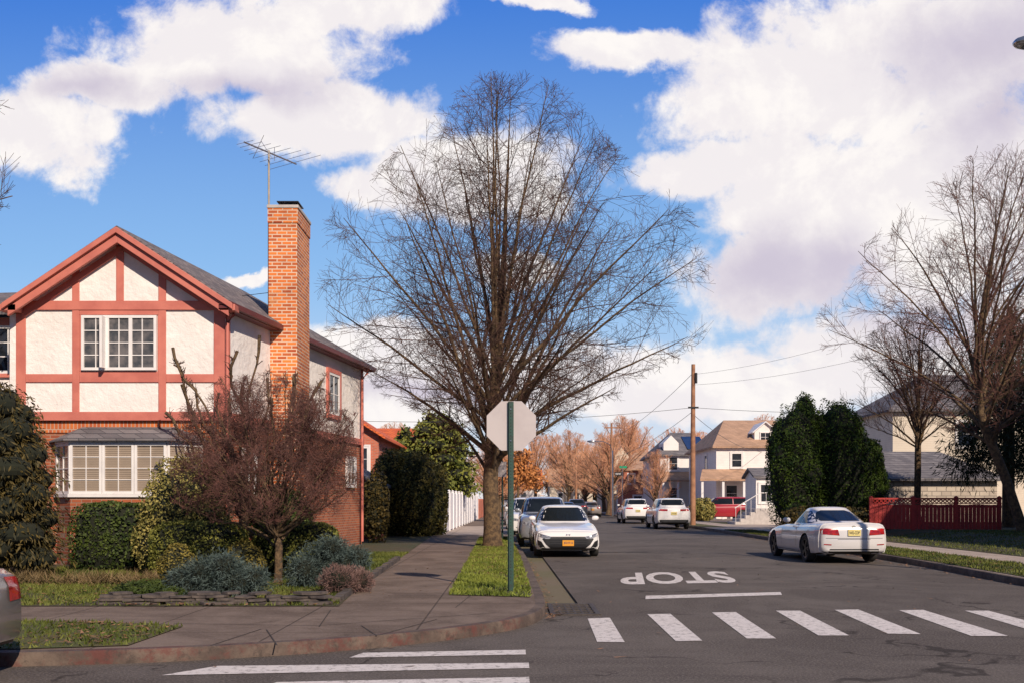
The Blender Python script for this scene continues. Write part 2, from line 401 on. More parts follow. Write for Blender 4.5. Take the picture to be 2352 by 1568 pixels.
def sph_grid(c,r,p=2,nu=16,nv=10,k=.8):
    u=np.linspace(0,2*np.pi,nu,endpoint=False); v=np.linspace(0.02,np.pi-.02,nv)
    U,Vv=np.meshgrid(u,v); D=np.stack([np.sin(Vv)*np.cos(U),np.sin(Vv)*np.sin(U),np.cos(Vv)],-1)
    D/= (np.sum(np.abs(D)**p,axis=-1,keepdims=True))**(1/p)
    X=np.array(c)+D*np.array(r)*k
    idx=np.arange(nu*nv).reshape(nv,nu); nx=np.roll(idx,-1,axis=1)
    F=np.stack([idx[:-1],nx[:-1],nx[1:],idx[1:]],-1).reshape(-1,4)
    return X.reshape(-1,3),F
def foliage_mesh(name,blobs,n,size,mat,seed=1,aspect=.6,p=2,depth=.3,lump=.13,core=.8,droop=0,align=.8,lf=4):
    rng=np.random.default_rng(seed); lst=[];mi=[]
    areas=np.array([ (b[1][0]*b[1][1]+b[1][0]*b[1][2]+b[1][1]*b[1][2]) for b in blobs]); areas=areas/areas.sum()
    for (c,r),a in zip(blobs,areas):
        k=max(10,int(n*a)); D=rng.normal(size=(k,3)); D/=np.linalg.norm(D,axis=1,keepdims=True)
        E=D/(np.sum(np.abs(D)**p,axis=1,keepdims=True))**(1/p)
        ph=rng.random(4)*6
        lm=1+lump*(np.sin(D[:,0]*lf+ph[0])*np.sin(D[:,1]*lf+ph[1])+.7*np.sin(D[:,2]*lf*1.8+ph[2])*np.sin(D[:,0]*lf*2.1+ph[3]))
        rr=lm*(1-depth+depth*1.15*rng.random(k)**.6)
        pos=np.array(c)+E*np.array(r)*rr[:,None]
        nrm=D*align+rng.normal(size=(k,3))*.6; nrm/=np.linalg.norm(nrm,axis=1,keepdims=True)
        a1=np.cross(nrm,rng.normal(size=(k,3))); a1/=np.linalg.norm(a1,axis=1,keepdims=True); a2=np.cross(nrm,a1)
        if droop: a1=a1*.5+D*.6; a1[:,2]-=droop; a1/=np.linalg.norm(a1,axis=1,keepdims=True); a2=np.cross(nrm,a1)
        s=size*(.5+rng.random(k))[:,None]
        Q=np.stack([pos-a1*s*.5,pos+a2*s*aspect*.5,pos+a1*s*.5,pos-a2*s*aspect*.5],1).reshape(-1,3)
        lst.append((Q,np.arange(4*k).reshape(-1,4))); mi.append(np.zeros(k,int))
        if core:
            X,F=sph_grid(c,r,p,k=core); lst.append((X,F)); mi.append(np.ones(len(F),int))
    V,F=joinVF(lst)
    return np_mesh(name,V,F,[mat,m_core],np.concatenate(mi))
def bush(name,label,blobs,n,size,mat,cat='bush',group=None,**k):
    me=foliage_mesh(name,blobs,n,size,mat,**k)
    return np_obj(name,me,None,label=label,cat=cat,group=group)
def leaf_tree(name,label,blobs,n,size,mat,base,r,h,cat='tree',group=None,**k):
    e=thing(name,label,cat,base,group)
    MB().tube([base,(base[0],base[1],base[2]+h*.5),(base[0]+.05,base[1],base[2]+h)],[r*1.3,r,r*.5],10).build('trunk',m_bark,e,smooth=60)
    np_obj('crown',foliage_mesh('crown',blobs,n,size,mat,**k),e)
    return e
def in_poly(x,y,poly):
    ins=np.zeros(len(x),bool); n=len(poly)
    for i in range(n):
        x0,y0=poly[i];x1,y1=poly[(i+1)%n]
        c=((y0>y)!=(y1>y))&(x<(x1-x0)*(y-y0)/((y1-y0) if y1!=y0 else 1e-9)+x0); ins^=c
    return ins
def grass(name,poly,n,z,h,mat,seed=1,w=.012,lean=.5,zf=None,flat=False):
    rng=np.random.default_rng(seed); P=np.array(poly)
    x=rng.uniform(P[:,0].min(),P[:,0].max(),n*3);y=rng.uniform(P[:,1].min(),P[:,1].max(),n*3)
    m=in_poly(x,y,poly)
    if not flat:
        f=np.sin(x*1.7+np.sin(y*1.3)*2)*np.sin(y*1.1+x*.6)+.35*np.sin(x*5+y*4)
        m&=(f>-.55+.5*(rng.random(len(x))-.5))|(rng.random(len(x))<.35)
    x=x[m][:n];y=y[m][:n];k=len(x)
    zz=np.full(k,z) if zf is None else zf(x,y)
    a=rng.random(k)*6.283; L=rng.normal(size=(k,2))*lean*h; hh=h*(.4+.9*rng.random(k))
    dx=np.cos(a)*w;dy=np.sin(a)*w
    if flat: hh*=.3; L*=3
    V=np.stack([np.stack([x-dx,y-dy,zz],1),np.stack([x+dx,y+dy,zz],1),np.stack([x+L[:,0],y+L[:,1],zz+hh],1)],1).reshape(-1,3)
    np_obj(name,np_mesh(name,V,np.arange(3*k).reshape(-1,3),[mat]),None,kind='stuff')

# ---------------------------------------------------------------- ground
def sheet(name,poly,z,mat,kind='structure'):
    me=bpy.data.meshes.new(name); zz=z if callable(z) else (lambda x,y:z)
    me.from_pydata([(x,y,zz(x,y)) for x,y in poly],[],[tuple(range(len(poly)))]); me.materials.append(mat)
    if me.polygons[0].normal.z<0: me.flip_normals()
    o=bpy.data.objects.new(name,me); finish(o,kind=kind); return o
sheet('ground',[(-900,-400),(900,-400),(900,1500),(-900,1500)],-.03,m_ground)
sheet('road',[(-120,-6),(120,-6),(120,13.6),(12,14.5),(10.5,180),(-1,180),(1,14.5),(-120,13)],0,m_asph)
def smooth_line(pts,n=3):
    P=[np.array(p,float) for p in pts]
    for _ in range(n):
        Q=[P[0]]
        for a,b in zip(P[:-1],P[1:]):
            Q+=[a*.75+b*.25,a*.25+b*.75]
        Q.append(P[-1]); P=Q
    return [tuple(p) for p in P]
KL=[(-60,8.9),(-8,9.15)]+smooth_line([(-4.7,9.27),(-3.5,9.48),(-2.5,9.85),(-1.69,10.27),(-.75,10.95),(.13,12.0),(.46,13.2),(.48,15)],2)+[(.38,25),(.22,33),(.05,60),(-.3,180)]
KR=[(60,13.0)]+smooth_line([(12.5,13.2),(10.6,13.8),(9.5,15.5),(9.25,18)],2)+[(9.65,24),(9.9,35),(10.05,50),(10.0,70),(9.9,180)]
def offset_line(pts,d):
    out=[]
    for i,p in enumerate(pts):
        a=np.array(pts[max(i-1,0)]);b=np.array(pts[min(i+1,len(pts)-1)]);t=b-a;t=t/np.linalg.norm(t)
        out.append((p[0]-t[1]*d,p[1]+t[0]*d))
    return out
def kerb(pts,d):
    inn=offset_line(pts,d); n=len(pts); vs=[];fs=[]
    for (x,y),(u,v) in zip(pts,inn):
        sx,sy=(u-x)*.12,(v-y)*.12
        vs+=[(x,y,-.02),(x,y,.105),(x+sx,y+sy,.13),(u,v,.13),(u,v,-.02)]
    for i in range(n-1):
        for k in range(4): fs.append((i*5+k,i*5+k+1,i*5+5+k+1,i*5+5+k))
    MB().add(vs,fs).build('kerb',m_kerb,None,smooth=50,kind='structure')
    return inn
il=kerb(KL,.14); ir=kerb(KR,-.14)
sheet('pavement',il+[(-60,180)],.127,m_pave)
sheet('pavement',ir+[(60,180)],.127,m_pavefar)
strip=[(-.95,14.95),(.27,14.6),(.30,16),(.2,25),(.05,33),(-.02,38),(-1.25,38),(-1.1,28)]
yard=[(-40,13.35),(-2.32,13.35),(-2.42,15),(-2.58,18),(-2.85,28),(-3.3,43),(-3.3,60),(-40,60)]
patch=[(-40,9.2),(-8,9.4),(-4.7,9.5),(-3.75,9.72),(-3.7,11.2),(-4.1,11.45),(-6.5,11.85),(-40,12)]
lstrip=[(9.45,17.6),(9.82,24),(10.07,35),(10.2,48),(11.6,48),(11.5,30),(11.4,20),(11.5,16.5),(10.2,15.6)]
for p in (strip,patch): sheet('lawn',p,.137,m_lawn)
sheet('lawn',yard,.137,m_yard)
sheet('lawn',lstrip,.137,m_yard)
sheet('lawn',[(10.2,53),(11.4,53),(11.4,66),(10.15,66)],.137,m_lawn)
sheet('pavement',[(-3.3,40.5),(-.1,40.5),(-.15,55),(-3.2,55)],.133,m_pavefar)
m_joint=M('joint_dark',(.045,.034,.028),None,5,.9)  # colour of the thin dark strips laid as scored pavement joints
for a,b_ in (((-2.7,10.95),(-2.3,9.75)),((-2.95,9.75),(-2.77,11.0)),((-2.17,11.2),(-2.35,12.9)),((-1.71,11.3),(-1.42,10.45)),((-1.4,10.5),(-.9,11.9)),((-.75,13.2),(-.62,14.9)),((-3.9,11.5),(-2.2,11.3)),((-2.2,11.3),(-.2,12.6)),((-.95,14.9),(-2.4,14.8))):
    d=Vector((b_[0]-a[0],b_[1]-a[1])).normalized()*.007; nx_,ny_=-d.y,d.x
    sheet('pavement_joint',[(a[0]-nx_,a[1]-ny_),(b_[0]-nx_,b_[1]-ny_),(b_[0]+nx_,b_[1]+ny_),(a[0]+nx_,a[1]+ny_)],.1315,m_joint)
def yz(x,y): return .137+np.clip((x-12.9)/2.5,0,1)*.32
bmv=[];bmf=[];xs=[12.9,13.3,13.8,14.4,15,15.6,18,24,60];ys=[14.5,20,26,32,40,50]
for y in ys:
    for x in xs: bmv.append((x,y,float(yz(x,y))))
nx=len(xs)
for j in range(len(ys)-1):
    for i in range(nx-1): bmf.append((j*nx+i,j*nx+i+1,(j+1)*nx+i+1,(j+1)*nx+i))
MB().add(bmv,bmf).build('garden_ground',m_yard,None,smooth=60,kind='structure')
sheet('lawn',[(12.9,60),(12.9,66),(40,66),(40,60)],.137,m_lawn)

def marking(q,label=None):
    sheet('road_marking',q,.006,m_paint)
bars=[[(.99,13.03),(1.29,13.13),(1.23,10.87),(.93,10.87)],[(1.84,13.53),(2.16,13.58),(2.10,10.98),(1.80,10.94)],
[(2.76,13.74),(3.10,13.79),(2.96,11.15),(2.63,11.15)],[(3.70,13.96),(4.04,13.96),(3.86,11.4),(3.51,11.4)],
[(4.56,14.07),(4.91,14.12),(4.73,11.51),(4.36,11.55)],[(5.45,14.01),(5.81,14.07),(5.66,11.36),(5.24,11.36)],
[(6.35,13.96),(6.68,13.96),(6.53,11.3),(6.13,11.3)],[(7.25,13.9),(7.6,13.9),(7.45,11.3),(7.05,11.3)],
[(-1.51,10.1),(.14,10.31),(.14,9.99),(-1.6,9.79)],[(-2.75,9.30),(.16,9.48),(.16,9.18),(-3.1,8.80)],
[(-2.0,8.47),(.15,8.72),(.15,8.42),(-2.1,8.15)],[(-2.4,7.7),(.15,7.95),(.15,7.65),(-2.4,7.4)],
[(2.17,16.15),(4.53,16.8),(4.42,16.3),(2.09,15.6)]]
for b in bars: marking(b)
def text_mesh(txt,w,h,mat,off=0.0,name='lettering'):
    c=bpy.data.curves.new('t','FONT'); c.body=txt; c.offset=off; c.resolution_u=4
    o=bpy.data.objects.new('t',c); COL.objects.link(o)
    dg=bpy.context.evaluated_depsgraph_get(); me=bpy.data.meshes.new_from_object(o.evaluated_get(dg))
    bpy.data.objects.remove(o)
    me.name=name
    v=np.zeros(len(me.vertices)*3); me.vertices.foreach_get('co',v); v=v.reshape(-1,3)
    mn=v.min(0);mx=v.max(0); v[:,0]=(v[:,0]-(mn[0]+mx[0])/2)/(mx[0]-mn[0])*w; v[:,1]=(v[:,1]-(mn[1]+mx[1])/2)/(mx[1]-mn[1])*h; v[:,2]=0
    me.materials.clear(); me.materials.append(mat)
    return me,v
me,v=text_mesh('STOP',2.3,3.0,m_paint,.03)
x=-v[:,0];y=-v[:,1]
v2=np.stack([3.3+x+.11*y,20.0+y+.22*x,np.full(len(x),.006)],1)
me.vertices.foreach_set('co',v2.astype(np.float32).ravel()); me.update()
np_obj('road_marking',me,kind='structure')

grass('grass',strip,26000,.137,.055,m_grassb,1)
grass('grass',patch[2:]+[(-7,11.8),(-7,9.4)],15000,.137,.045,m_grassd,2)
grass('grass',[(-9,13.4),(-2.36,13.4),(-2.6,18),(-2.8,27),(-4.5,27),(-6,21),(-9.5,21)],42000,.137,.05,m_grassd,3)
grass('grass',lstrip,22000,.137,.05,m_grassd,4)
grass('grass',[(12.9,18),(13,36),(20,36),(18,18)],16000,.14,.06,m_grassd,5,zf=yz)
grass('dry_border_plants',[(-8.6,16.6),(-5.6,16.6),(-5.5,17.6),(-9,17.8)],1600,.14,.19,m_drygrass,6,w=.012,lean=1.0)
grass('leaf_litter',[(.5,13.2),(.72,13.3),(.62,18),(.52,26),(.42,26),(.5,15)],140,.012,.04,m_litter,7,w=.02,flat=True)
grass('leaf_litter',[(.3,12.9),(.6,12.8),(.56,15.2),(.5,15.2)],50,.024,.04,m_litter,17,w=.02,flat=True)
grass('leaf_litter',[(.30,14.8),(.2,25),(-1.0,25),(-.95,20),(.0,17)],500,.16,.05,m_litter,8,w=.022,flat=True)
grass('leaf_litter',[(.2,24),(.1,34),(-1.1,34),(-1.0,24)],1100,.16,.06,m_litter,18,w=.028,flat=True)
grass('leaf_litter',[(9.0,18),(9.25,18),(9.9,35),(9.9,50),(9.6,50),(9.4,30)],320,.012,.05,m_litter,9,w=.03,flat=True)
grass('leaf_litter',[(-5.2,13.3),(-2.4,13.3),(-2.6,17),(-6,17)],700,.16,.05,m_litter,10,w=.024,flat=True)
grass('leaf_litter',[(-8.2,13.4),(-5,13.4),(-5,17),(-9,17)],400,.16,.05,m_litter,20,w=.022,flat=True)
grass('leaf_litter',[(-6,8.9),(6,9.2),(9,30),(1,30),(.5,14)],90,.012,.04,m_litter,11,w=.02,flat=True)
grass('leaf_litter',lstrip,700,.16,.05,m_litter,12,w=.028,flat=True)
grass('leaf_litter',[(-5,9.5),(-3.8,9.75),(-3.8,11.2),(-5.2,11.6)],200,.16,.04,m_litter,14,w=.02,flat=True)
grass('leaf_litter',[(-2.5,13.6),(-1,14.5),(-1.1,30),(-2.7,30)],80,.135,.04,m_litter,13,w=.02,flat=True)

e=thing('drain_grate','rusty iron storm drain grate set beside the kerb','drain',(.82,14.1,0))
b=MB()
b.box(.52,1.20,13.42,13.50,-.0,.022);b.box(.52,1.20,14.72,14.80,0,.022);b.box(.52,.59,13.503,14.717,0,.022);b.box(1.13,1.20,13.503,14.717,0,.022)
m_iron=M('rusty_iron',(.075,.06,.052),(.045,.036,.032),14,.7,.4)
b.build('frame',m_iron,e)
b=MB()
for i in range(5): b.box(.593,1.127,13.70+i*.215,13.755+i*.215,.004,.018)
for i in range(5): b.box(.655+i*.10,.678+i*.10,13.505,14.715,.003,.014)
b.build('bars',m_iron,e)
MB().box(.59,1.13,13.50,14.72,.001,.0035).build('pit',M('pit_dark',(.004,.003,.003),None,5,1),e)

# ---------------------------------------------------------------- windows / houses
def window(parent,o,u,n,w,z0,z1,cols=2,rows=2,fr=.06,glass=None,mull=.025,frame_mat=None,split=None,casing=None):
    o=V3((o[0],o[1],0)); u=V3(u).normalized(); n=V3(n).normalized()
    g=MB().fbox(o,u,n,-w/2+fr*.5,w/2-fr*.5,.0,.02,z0+fr*.5,z1-fr*.5).build('window',glass or m_glass,parent)
    b=MB(); D=.055
    b.fbox(o,u,n,-w/2,-w/2+fr,-.005,D,z0,z1);b.fbox(o,u,n,w/2-fr,w/2,-.005,D,z0,z1)
    b.fbox(o,u,n,-w/2+fr,w/2-fr,-.005,D,z0,z0+fr);b.fbox(o,u,n,-w/2+fr,w/2-fr,-.005,D,z1-fr,z1)
    for i in range(1,cols):
        x=-w/2+fr+(w-2*fr)*i/cols; m=mull
        if split and i in split: m=fr*1.3
        b.fbox(o,u,n,x-m/2,x+m/2,.018,.04 if m==mull else D-.003,z0+fr,z1-fr)
    for i in range(1,rows):
        z=z0+fr+(z1-z0-2*fr)*i/rows
        b.fbox(o,u,n,-w/2+fr,w/2-fr,.019,.037,z-mull/2,z+mull/2)
    f=b.build('frame',frame_mat or m_white,g)
    if casing:
        cw,cm=casing; c=MB()
        c.fbox(o,u,n,-w/2-cw,-w/2-.002,-.005,D+.01,z0-cw,z1+cw);c.fbox(o,u,n,w/2+.002,w/2+cw,-.005,D+.01,z0-cw,z1+cw)
        c.fbox(o,u,n,-w/2,w/2,-.005,D+.01,z0-cw,z0-.002);c.fbox(o,u,n,-w/2,w/2,-.005,D+.01,z1+.002,z1+cw)
        c.build('casing',cm,g)
    return g
HX=lambda px:(px-1176)*22/2287
HZ=lambda py:1.55+(1148-py)*22/2287
house=thing('house','half-timbered stucco and brick house with orange brick chimney','house',(-8.6,27,.13))
D=Vector((.154,1,0)).normalized(); N=Vector((1,-.154,0)).normalized(); F0=Vector((-6.34,22,0))
foot=[(-11.05,22.05),(-6.36,22.05),(-4.82,31.95),(-11,33)]
footU=[(-11.1,22.0),(-6.34,22.0),(-4.79,32.0),(-11,33.05)]
MB().prism([(x,y,0) for x,y in foot],(0,0,3.35)).build('brick_wall',m_brick2,house)
b=MB().prism([(x,y,3.352) for x,y in footU],(0,0,2.5))
b.prism([(HX(36),22.0,5.86),(HX(515),22.0,5.86),(HX(268),22.0,7.42)],(0.9,5.9,0))
b.prism([(-17,23.2,3.35),(-11.12,23.2,3.35),(-11.12,32,3.35),(-17,32,3.35)],(0,0,2.45))
b.build('stucco_wall',m_stucco,house)
MB().box(-17,-11.12,23.25,32,0,3.345).build('brick_wall',m_brick2,house)
MB().fbox((-8.7,22.05,0),(1,0,0),(0,-1,0),-2.3,2.3,0,.03,3.05,3.3).build('soldier_course',m_soldier,house)
ap=(-8.58,21.6,7.5);R1=(-7.62,28.5,7.5);E0=(-6.1,21.6,5.86);E1=(-4.42,32.5,5.86);B1=(-11.3,33.5,5.86);L0=(-11.02,21.6,5.86)
roof=MB().slab([ap,E0,E1,R1,B1,L0],[(0,1,2,3),(3,2,4),(0,3,4,5)],-.07).build('roof',m_shingle,house)
MB().slab([(-17.5,22.8,5.86),(-11.0,22.8,5.86),(-9.5,27.5,7.42),(-16,27.5,7.2),(-9.3,32.4,5.86),(-17.5,32.4,5.86)],[(0,1,2,3),(3,2,4,5)],-.07).build('roof',m_shingle,house)
def rake(x0,x1,za,zb,zoff,th,y0,y1,b):
    b.prism([(x0,y0,za-zoff),(x1,y0,zb-zoff),(x1,y0,zb-zoff-th),(x0,y0,za-zoff-th)],(0,y1-y0,0))
b=MB()
for xe in (-11.06,-6.06):
    rake(-8.58,xe,7.5,5.84,.035,.13,21.545,21.6,b)
    rake(-8.58,xe+(.1 if xe<-8 else -.1),7.5,5.905,.165,.20,21.62,21.70,b)
for xe in (-11.06,-6.06):
    rake(-8.58,xe+(.25 if xe<-8 else -.25),7.5,6.0,.30,.16,21.94,21.998,b)
b.box(-11.16,-10.78,21.62,21.97,5.66,5.80); b.box(-6.38,-6.02,21.62,21.97,5.66,5.80)
b.build('rake_board',m_trim,house,bevel=.008)
MB().slab([(-8.58,21.62,7.40),(-6.12,21.62,5.78),(-6.12,22,5.78),(-8.58,22,7.40),(-11.0,21.62,5.78),(-11.0,22,5.78)],[(0,1,2,3),(0,3,5,4)],-.02).build('soffit',m_trim,house)
b=MB()
b.fbox(F0,D,N,-.38,10.45,.0,.24,5.70,5.775)
b.fbox(F0,D,N,-.40,10.48,.245,.33,5.72,5.845)
m_gutter=M('maroon_gutter',(.16,.04,.038),None,3,.4)
b.build('gutter',m_gutter,house,bevel=.01)
def tb(b,px0,px1,py0,py1,d=.035): b.box(HX(px0),HX(px1),21.998-d,22.0-.002,HZ(py1),HZ(py0))
b=MB()
tb(b,36,517,692,713,.05)
for a,c in ((38,60),(492,517)): tb(b,a,c,713.3,945)
for a,c in ((167,183),(365,382)):
    tb(b,a,c,713.3,944.8); tb(b,a,c,616 if a==167 else 622,691.8)
tb(b,268,285,565,691.8)
tb(b,60.2,166.8,858,877,.03);tb(b,382.2,491.8,858,877,.03);tb(b,183.2,364.8,852,877,.03)
tb(b,36,517,945,965,.07)
tb(b,183.2,364.8,713.3,724,.03)
tb(b,183.2,189,724.2,851.8,.03);tb(b,363,364.8,724.2,851.8,.03)
def sb(b,t0,t1,z0,z1,d=.035): b.fbox(F0,D,N,t0,t1,.003,d,z0,z1)
sb(b,.03,.2,3.52,5.7);sb(b,0.0,10.1,3.31,3.5,.06);sb(b,9.9,10.1,3.52,5.7)
b.build('timber_framing',m_trim,house,bevel=.006)
window(house,((HX(190)+HX(362))/2,21.965,0),(1,0,0),(0,-1,0),HX(362)-HX(190),HZ(850),HZ(726),6,4,.06,split=(2,4),glass=m_curtain,mull=.02)
MB().box(HX(240),HX(246),21.72,21.94,HZ(846),HZ(730)).build('window_sash',m_white,house)
window(house,(-11.72,23.19,0),(1,0,0),(0,-1,0),.9,4.5,5.6,2,3,.07,casing=(.09,m_trim))
b=MB();b.box(-17,-11.13,23.14,23.198,5.62,5.78);b.box(-17,-11.13,23.12,23.198,3.3,3.5);b.box(-11.3,-11.13,23.15,23.197,3.5,5.6);b.build('timber_framing',m_trim,house)
A_,B_,C_,D_=Vector((-10.08,22.04,0)),Vector((-9.5,21.4,0)),Vector((-7.42,21.4,0)),Vector((-6.85,22.04,0))
MB().prism([(p.x,p.y,0) for p in (A_,B_,C_,D_)],(0,0,1.62)).build('bay_wall',m_brick2,house)
b=MB().prism([((p.x+8.46)*1.03-8.46,p.y-.05,1.622) for p in (A_,B_,C_,D_)],(0,0,.07)); b.prism([((p.x+8.46)*1.02-8.46,p.y-.03,2.79) for p in (A_,B_,C_,D_)],(0,0,.06)); b.build('bay_sill',m_white,house)
MB().prism([(A_.x+.05,22.03,1.7),(B_.x+.03,21.45,1.7),(C_.x-.03,21.45,1.7),(D_.x-.05,22.03,1.7)],(0,0,1.08)).build('bay_core',m_blind,house)
for p,q,c in ((A_,B_,1),(B_,C_,3),(C_,D_,1)):
    u=(q-p).normalized(); n=Vector((u.y,-u.x,0)); L=(q-p).length
    for i in range(c):
        w=L/c; window(house,p+u*(w*(i+.5))-n*.03,u,n,w-.01,1.695,2.785,2,4,.055,glass=m_blind,mull=.016)
ro=[(-10.25,22.04,2.86),(-9.58,21.25,2.86),(-7.34,21.25,2.86),(-6.7,22.04,2.86),(-9.5,22.04,3.18),(-7.45,22.04,3.18)]
MB().slab(ro,[(0,1,4),(1,2,5,4),(2,3,5)],-.03).build('bay_roof',m_slate,house)
def pt(t): return F0+D*t
window(house,pt(7.2)+N*.01,D,N,.95,4.05,5.25,2,2,.07,casing=(.12,m_trim))
window(house,pt(8.8)+N*.01,D,N,.8,2.0,2.85,2,2,.07,casing=(.05,m_white))
window(house,pt(1.2)+N*.01,D,N,.7,1.6,2.7,2,3,.06,casing=(.05,m_white))
MB().tube([(-6.12,21.9,5.74),(-6.12,21.9,5.62),(-6.27,21.93,5.45),(-6.27,21.93,.3)],.045,8).build('downspout',m_trim,house,smooth=50)
p=pt(9.75)+N*.1; q=pt(9.75)+N*.28
MB().tube([(q.x,q.y,5.7),(q.x,q.y,5.6),(p.x,p.y,5.4),(p.x,p.y,.25)],.045,8).build('downspout',m_trim,house,smooth=50)
ch=MB(); ch.box(-5.99,-5.29,24.5,26.0,0,8.36); ch.box(-6.01,-5.27,24.48,26.02,8.361,8.72)
chim=ch.build('chimney',m_brick,house)
MB().box(-6.03,-5.25,24.46,26.04,8.721,8.80).build('chimney_cap',m_conc,chim,bevel=.01)
b=MB(); b.box(-5.80,-5.40,24.9,25.4,8.801,8.83)
for i in range(7):
    x=-5.79+i*.062; b.box(x,x+.014,24.91,24.925,8.83,9.0); b.box(x,x+.014,25.375,25.39,8.83,9.0)
for i in range(7):
    y=24.93+i*.07; b.box(-5.795,-5.78,y,y+.014,8.83,9.0); b.box(-5.42,-5.405,y,y+.014,8.83,9.0)
b.slab([(-5.87,24.83,9.0),(-5.33,24.83,9.0),(-5.33,25.47,9.0),(-5.87,25.47,9.0),(-5.70,25.1,9.07),(-5.50,25.1,9.07)],[(0,1,5,4),(1,2,5),(2,3,4,5),(3,0,4)],-.02)
b.build('flue_cap',m_black,chim)
an=thing('television_antenna','weathered metal television antenna strapped to the brick chimney','antenna',(-6.13,25.1,5.5))
MB().tube([(-6.13,25.1,5.9),(-6.13,25.1,10.35)],.026,8).build('mast',M('galvanised',(.45,.38,.3),None,6,.5,metal=.5),an,smooth=60)
b=MB(); bd=Vector((.50,.86,.0)).normalized(); c=Vector((-6.13,25.1,10.3)); cr=Vector((.86,-.50,0)).normalized()
b.tube([c-bd*.85,c+bd*1.0],.02,6)
for i,k in enumerate((-.82,-.62,-.4,-.15,.12,.4,.68,.96)):
    hl=.28+.085*i; p=c+bd*k; b.tube([p-cr*hl,p+cr*hl+Vector((0,0,.01*i))],.006,4)
up=Vector((0,0,1))
p=c-bd*.3; b.tube([p-up*.2-cr*.25,p+up*.32+cr*.12],.009,4); p=c-bd*.1; b.tube([p-up*.2+cr*.2,p+up*.28-cr*.16],.009,4); p=c+bd*.2; b.tube([p-up*.15,p+up*.18],.008,4)
b.build('antenna_elements',M('antenna_aluminium',(.42,.42,.46),None,6,.4,metal=.6),an)

def gable_house(name,label,x0,x1,y0,y1,zw,zr,axis,wall,roofm,wins=(),side=(),o=.35,hip=0,z0=.1,cat='house'):
    e=thing(name,label,cat,((x0+x1)/2,(y0+y1)/2,z0))
    b=MB()
    if axis=='x':
        ym=(y0+y1)/2
        if hip: b.box(x0,x1,y0,y1,z0,zw)
        else: b.prism([(x0,y0,z0),(x0,y1,z0),(x0,y1,zw),(x0,ym,zr-.1),(x0,y0,zw)],(x1-x0,0,0))
        sl=(zr-zw)/(ym-y0); ze=zw-sl*o+.02
        P=[(x0-o,y0-o,ze),(x1+o,y0-o,ze),(x1+o-hip,ym,zr),(x0-o+hip,ym,zr),(x1+o,y1+o,ze),(x0-o,y1+o,ze)]
        fs=[(0,1,2,3),(3,2,4,5)]
        if hip: fs+=[(1,4,2),(5,0,3)]
    else:
        xm=(x0+x1)/2
        if hip: b.box(x0,x1,y0,y1,z0,zw)
        else: b.prism([(x0,y0,z0),(x1,y0,z0),(x1,y0,zw),(xm,y0,zr-.1),(x0,y0,zw)],(0,y1-y0,0))
        sl=(zr-zw)/(xm-x0); ze=zw-sl*o+.02
        P=[(x0-o,y0-o,ze),(x0-o,y1+o,ze),(xm,y1+o-hip,zr),(xm,y0-o+hip,zr),(x1+o,y1+o,ze),(x1+o,y0-o,ze)]
        fs=[(0,3,2,1),(3,5,4,2)]
        if hip: fs+=[(0,5,3),(1,2,4)]
    b.build('wall',wall,e)
    MB().slab(P,fs,-.12).build('roof',roofm,e)
    for (wx,wz0,wz1,w) in wins:
        window(e,(wx,y0-.003,0),(1,0,0),(0,-1,0),w,wz0,wz1,1,2,.09,casing=(.08,m_white))
    for (wy,wz0,wz1,w) in side:
        window(e,(x0-.003,wy,0),(0,-1,0),(-1,0,0),w,wz0,wz1,1,2,.09,casing=(.08,m_white))
    return e
gable_house('garage','small brick garage with grey shingle roof behind corner house',-8.5,-5.0,36,41,2.25,3.2,'y',m_brick2,m_slate,cat='garage',o=.25)
gable_house('house','brick house with bright red tiled roof',-13,-6.3,47,56,4.75,6.9,'y',m_brickred,m_redtile,wins=((-7.2,2.9,4.1,.9),))
gable_house('house','white rendered house with orange red roof',-12,-6.2,62,72,4.75,6.4,'x',m_white,m_redtile,wins=((-7.3,2.8,4.0,.9),))
gable_house('garage','stone garage with hipped grey slate roof',16.6,22.9,47,53,2.72,4.0,'x',m_fieldstone,m_slate,hip=1.8,cat='garage')
gable_house('house','large beige clapboard house with grey shingle roof',21.8,36,57,66,6.9,9.3,'x',m_siding,m_slate,hip=4.0,wins=((26,4.6,6.1,1.1),))
gable_house('house','unseen tall corner house added to shade the garden, pale clapboard with grey roof',18.9,29,12,33,7.4,10.8,'y',m_siding,m_slate,wins=((22,1.4,3,1.1),(26,1.4,3,1.1),(22,4.6,6,1.1),(26,4.6,6,1.1)),side=((16,1.4,3,1.1),(24,1.4,3,1.1),(16,4.6,6,1.1),(24,4.6,6,1.1)))  # stands out of view, added so its shadow covers the garden and red fence
hb=gable_house('house','white clapboard house with tan shingle roof and dormer',16.0,24.0,78,90,5.9,8.3,'x',m_wsiding,m_tan,wins=((17.6,4.1,5.3,.9),(20.5,4.1,5.3,.9),(17.2,1.4,2.8,1.0),(18.9,1.4,2.8,1.0)),side=((82,3.9,5.3,.9),),hip=2.2)
b=MB().prism([(19.3,79.2,5.9),(21.0,79.2,5.9),(21.0,79.2,7.1),(20.15,79.2,7.75),(19.3,79.2,7.1)],(0,3.5,0)); b.build('dormer',m_wsiding,hb)
MB().slab([(19.1,79.0,6.98),(20.15,79.0,7.85),(21.2,79.0,6.98),(19.1,82.8,6.98),(20.15,82.8,7.85),(21.2,82.8,6.98)],[(0,1,4,3),(1,2,5,4)],-.1).build('dormer_roof',m_white,hb)
window(hb,(20.15,79.19,0),(1,0,0),(0,-1,0),.9,6.15,7.0,2,2,.08)
MB().slab([(14.4,76.2,3.2),(19.6,76.2,3.2),(19.6,78,4.0),(14.9,78,4.0)],[(0,1,2,3)],-.15).build('porch_roof',m_tan,hb)
b=MB()
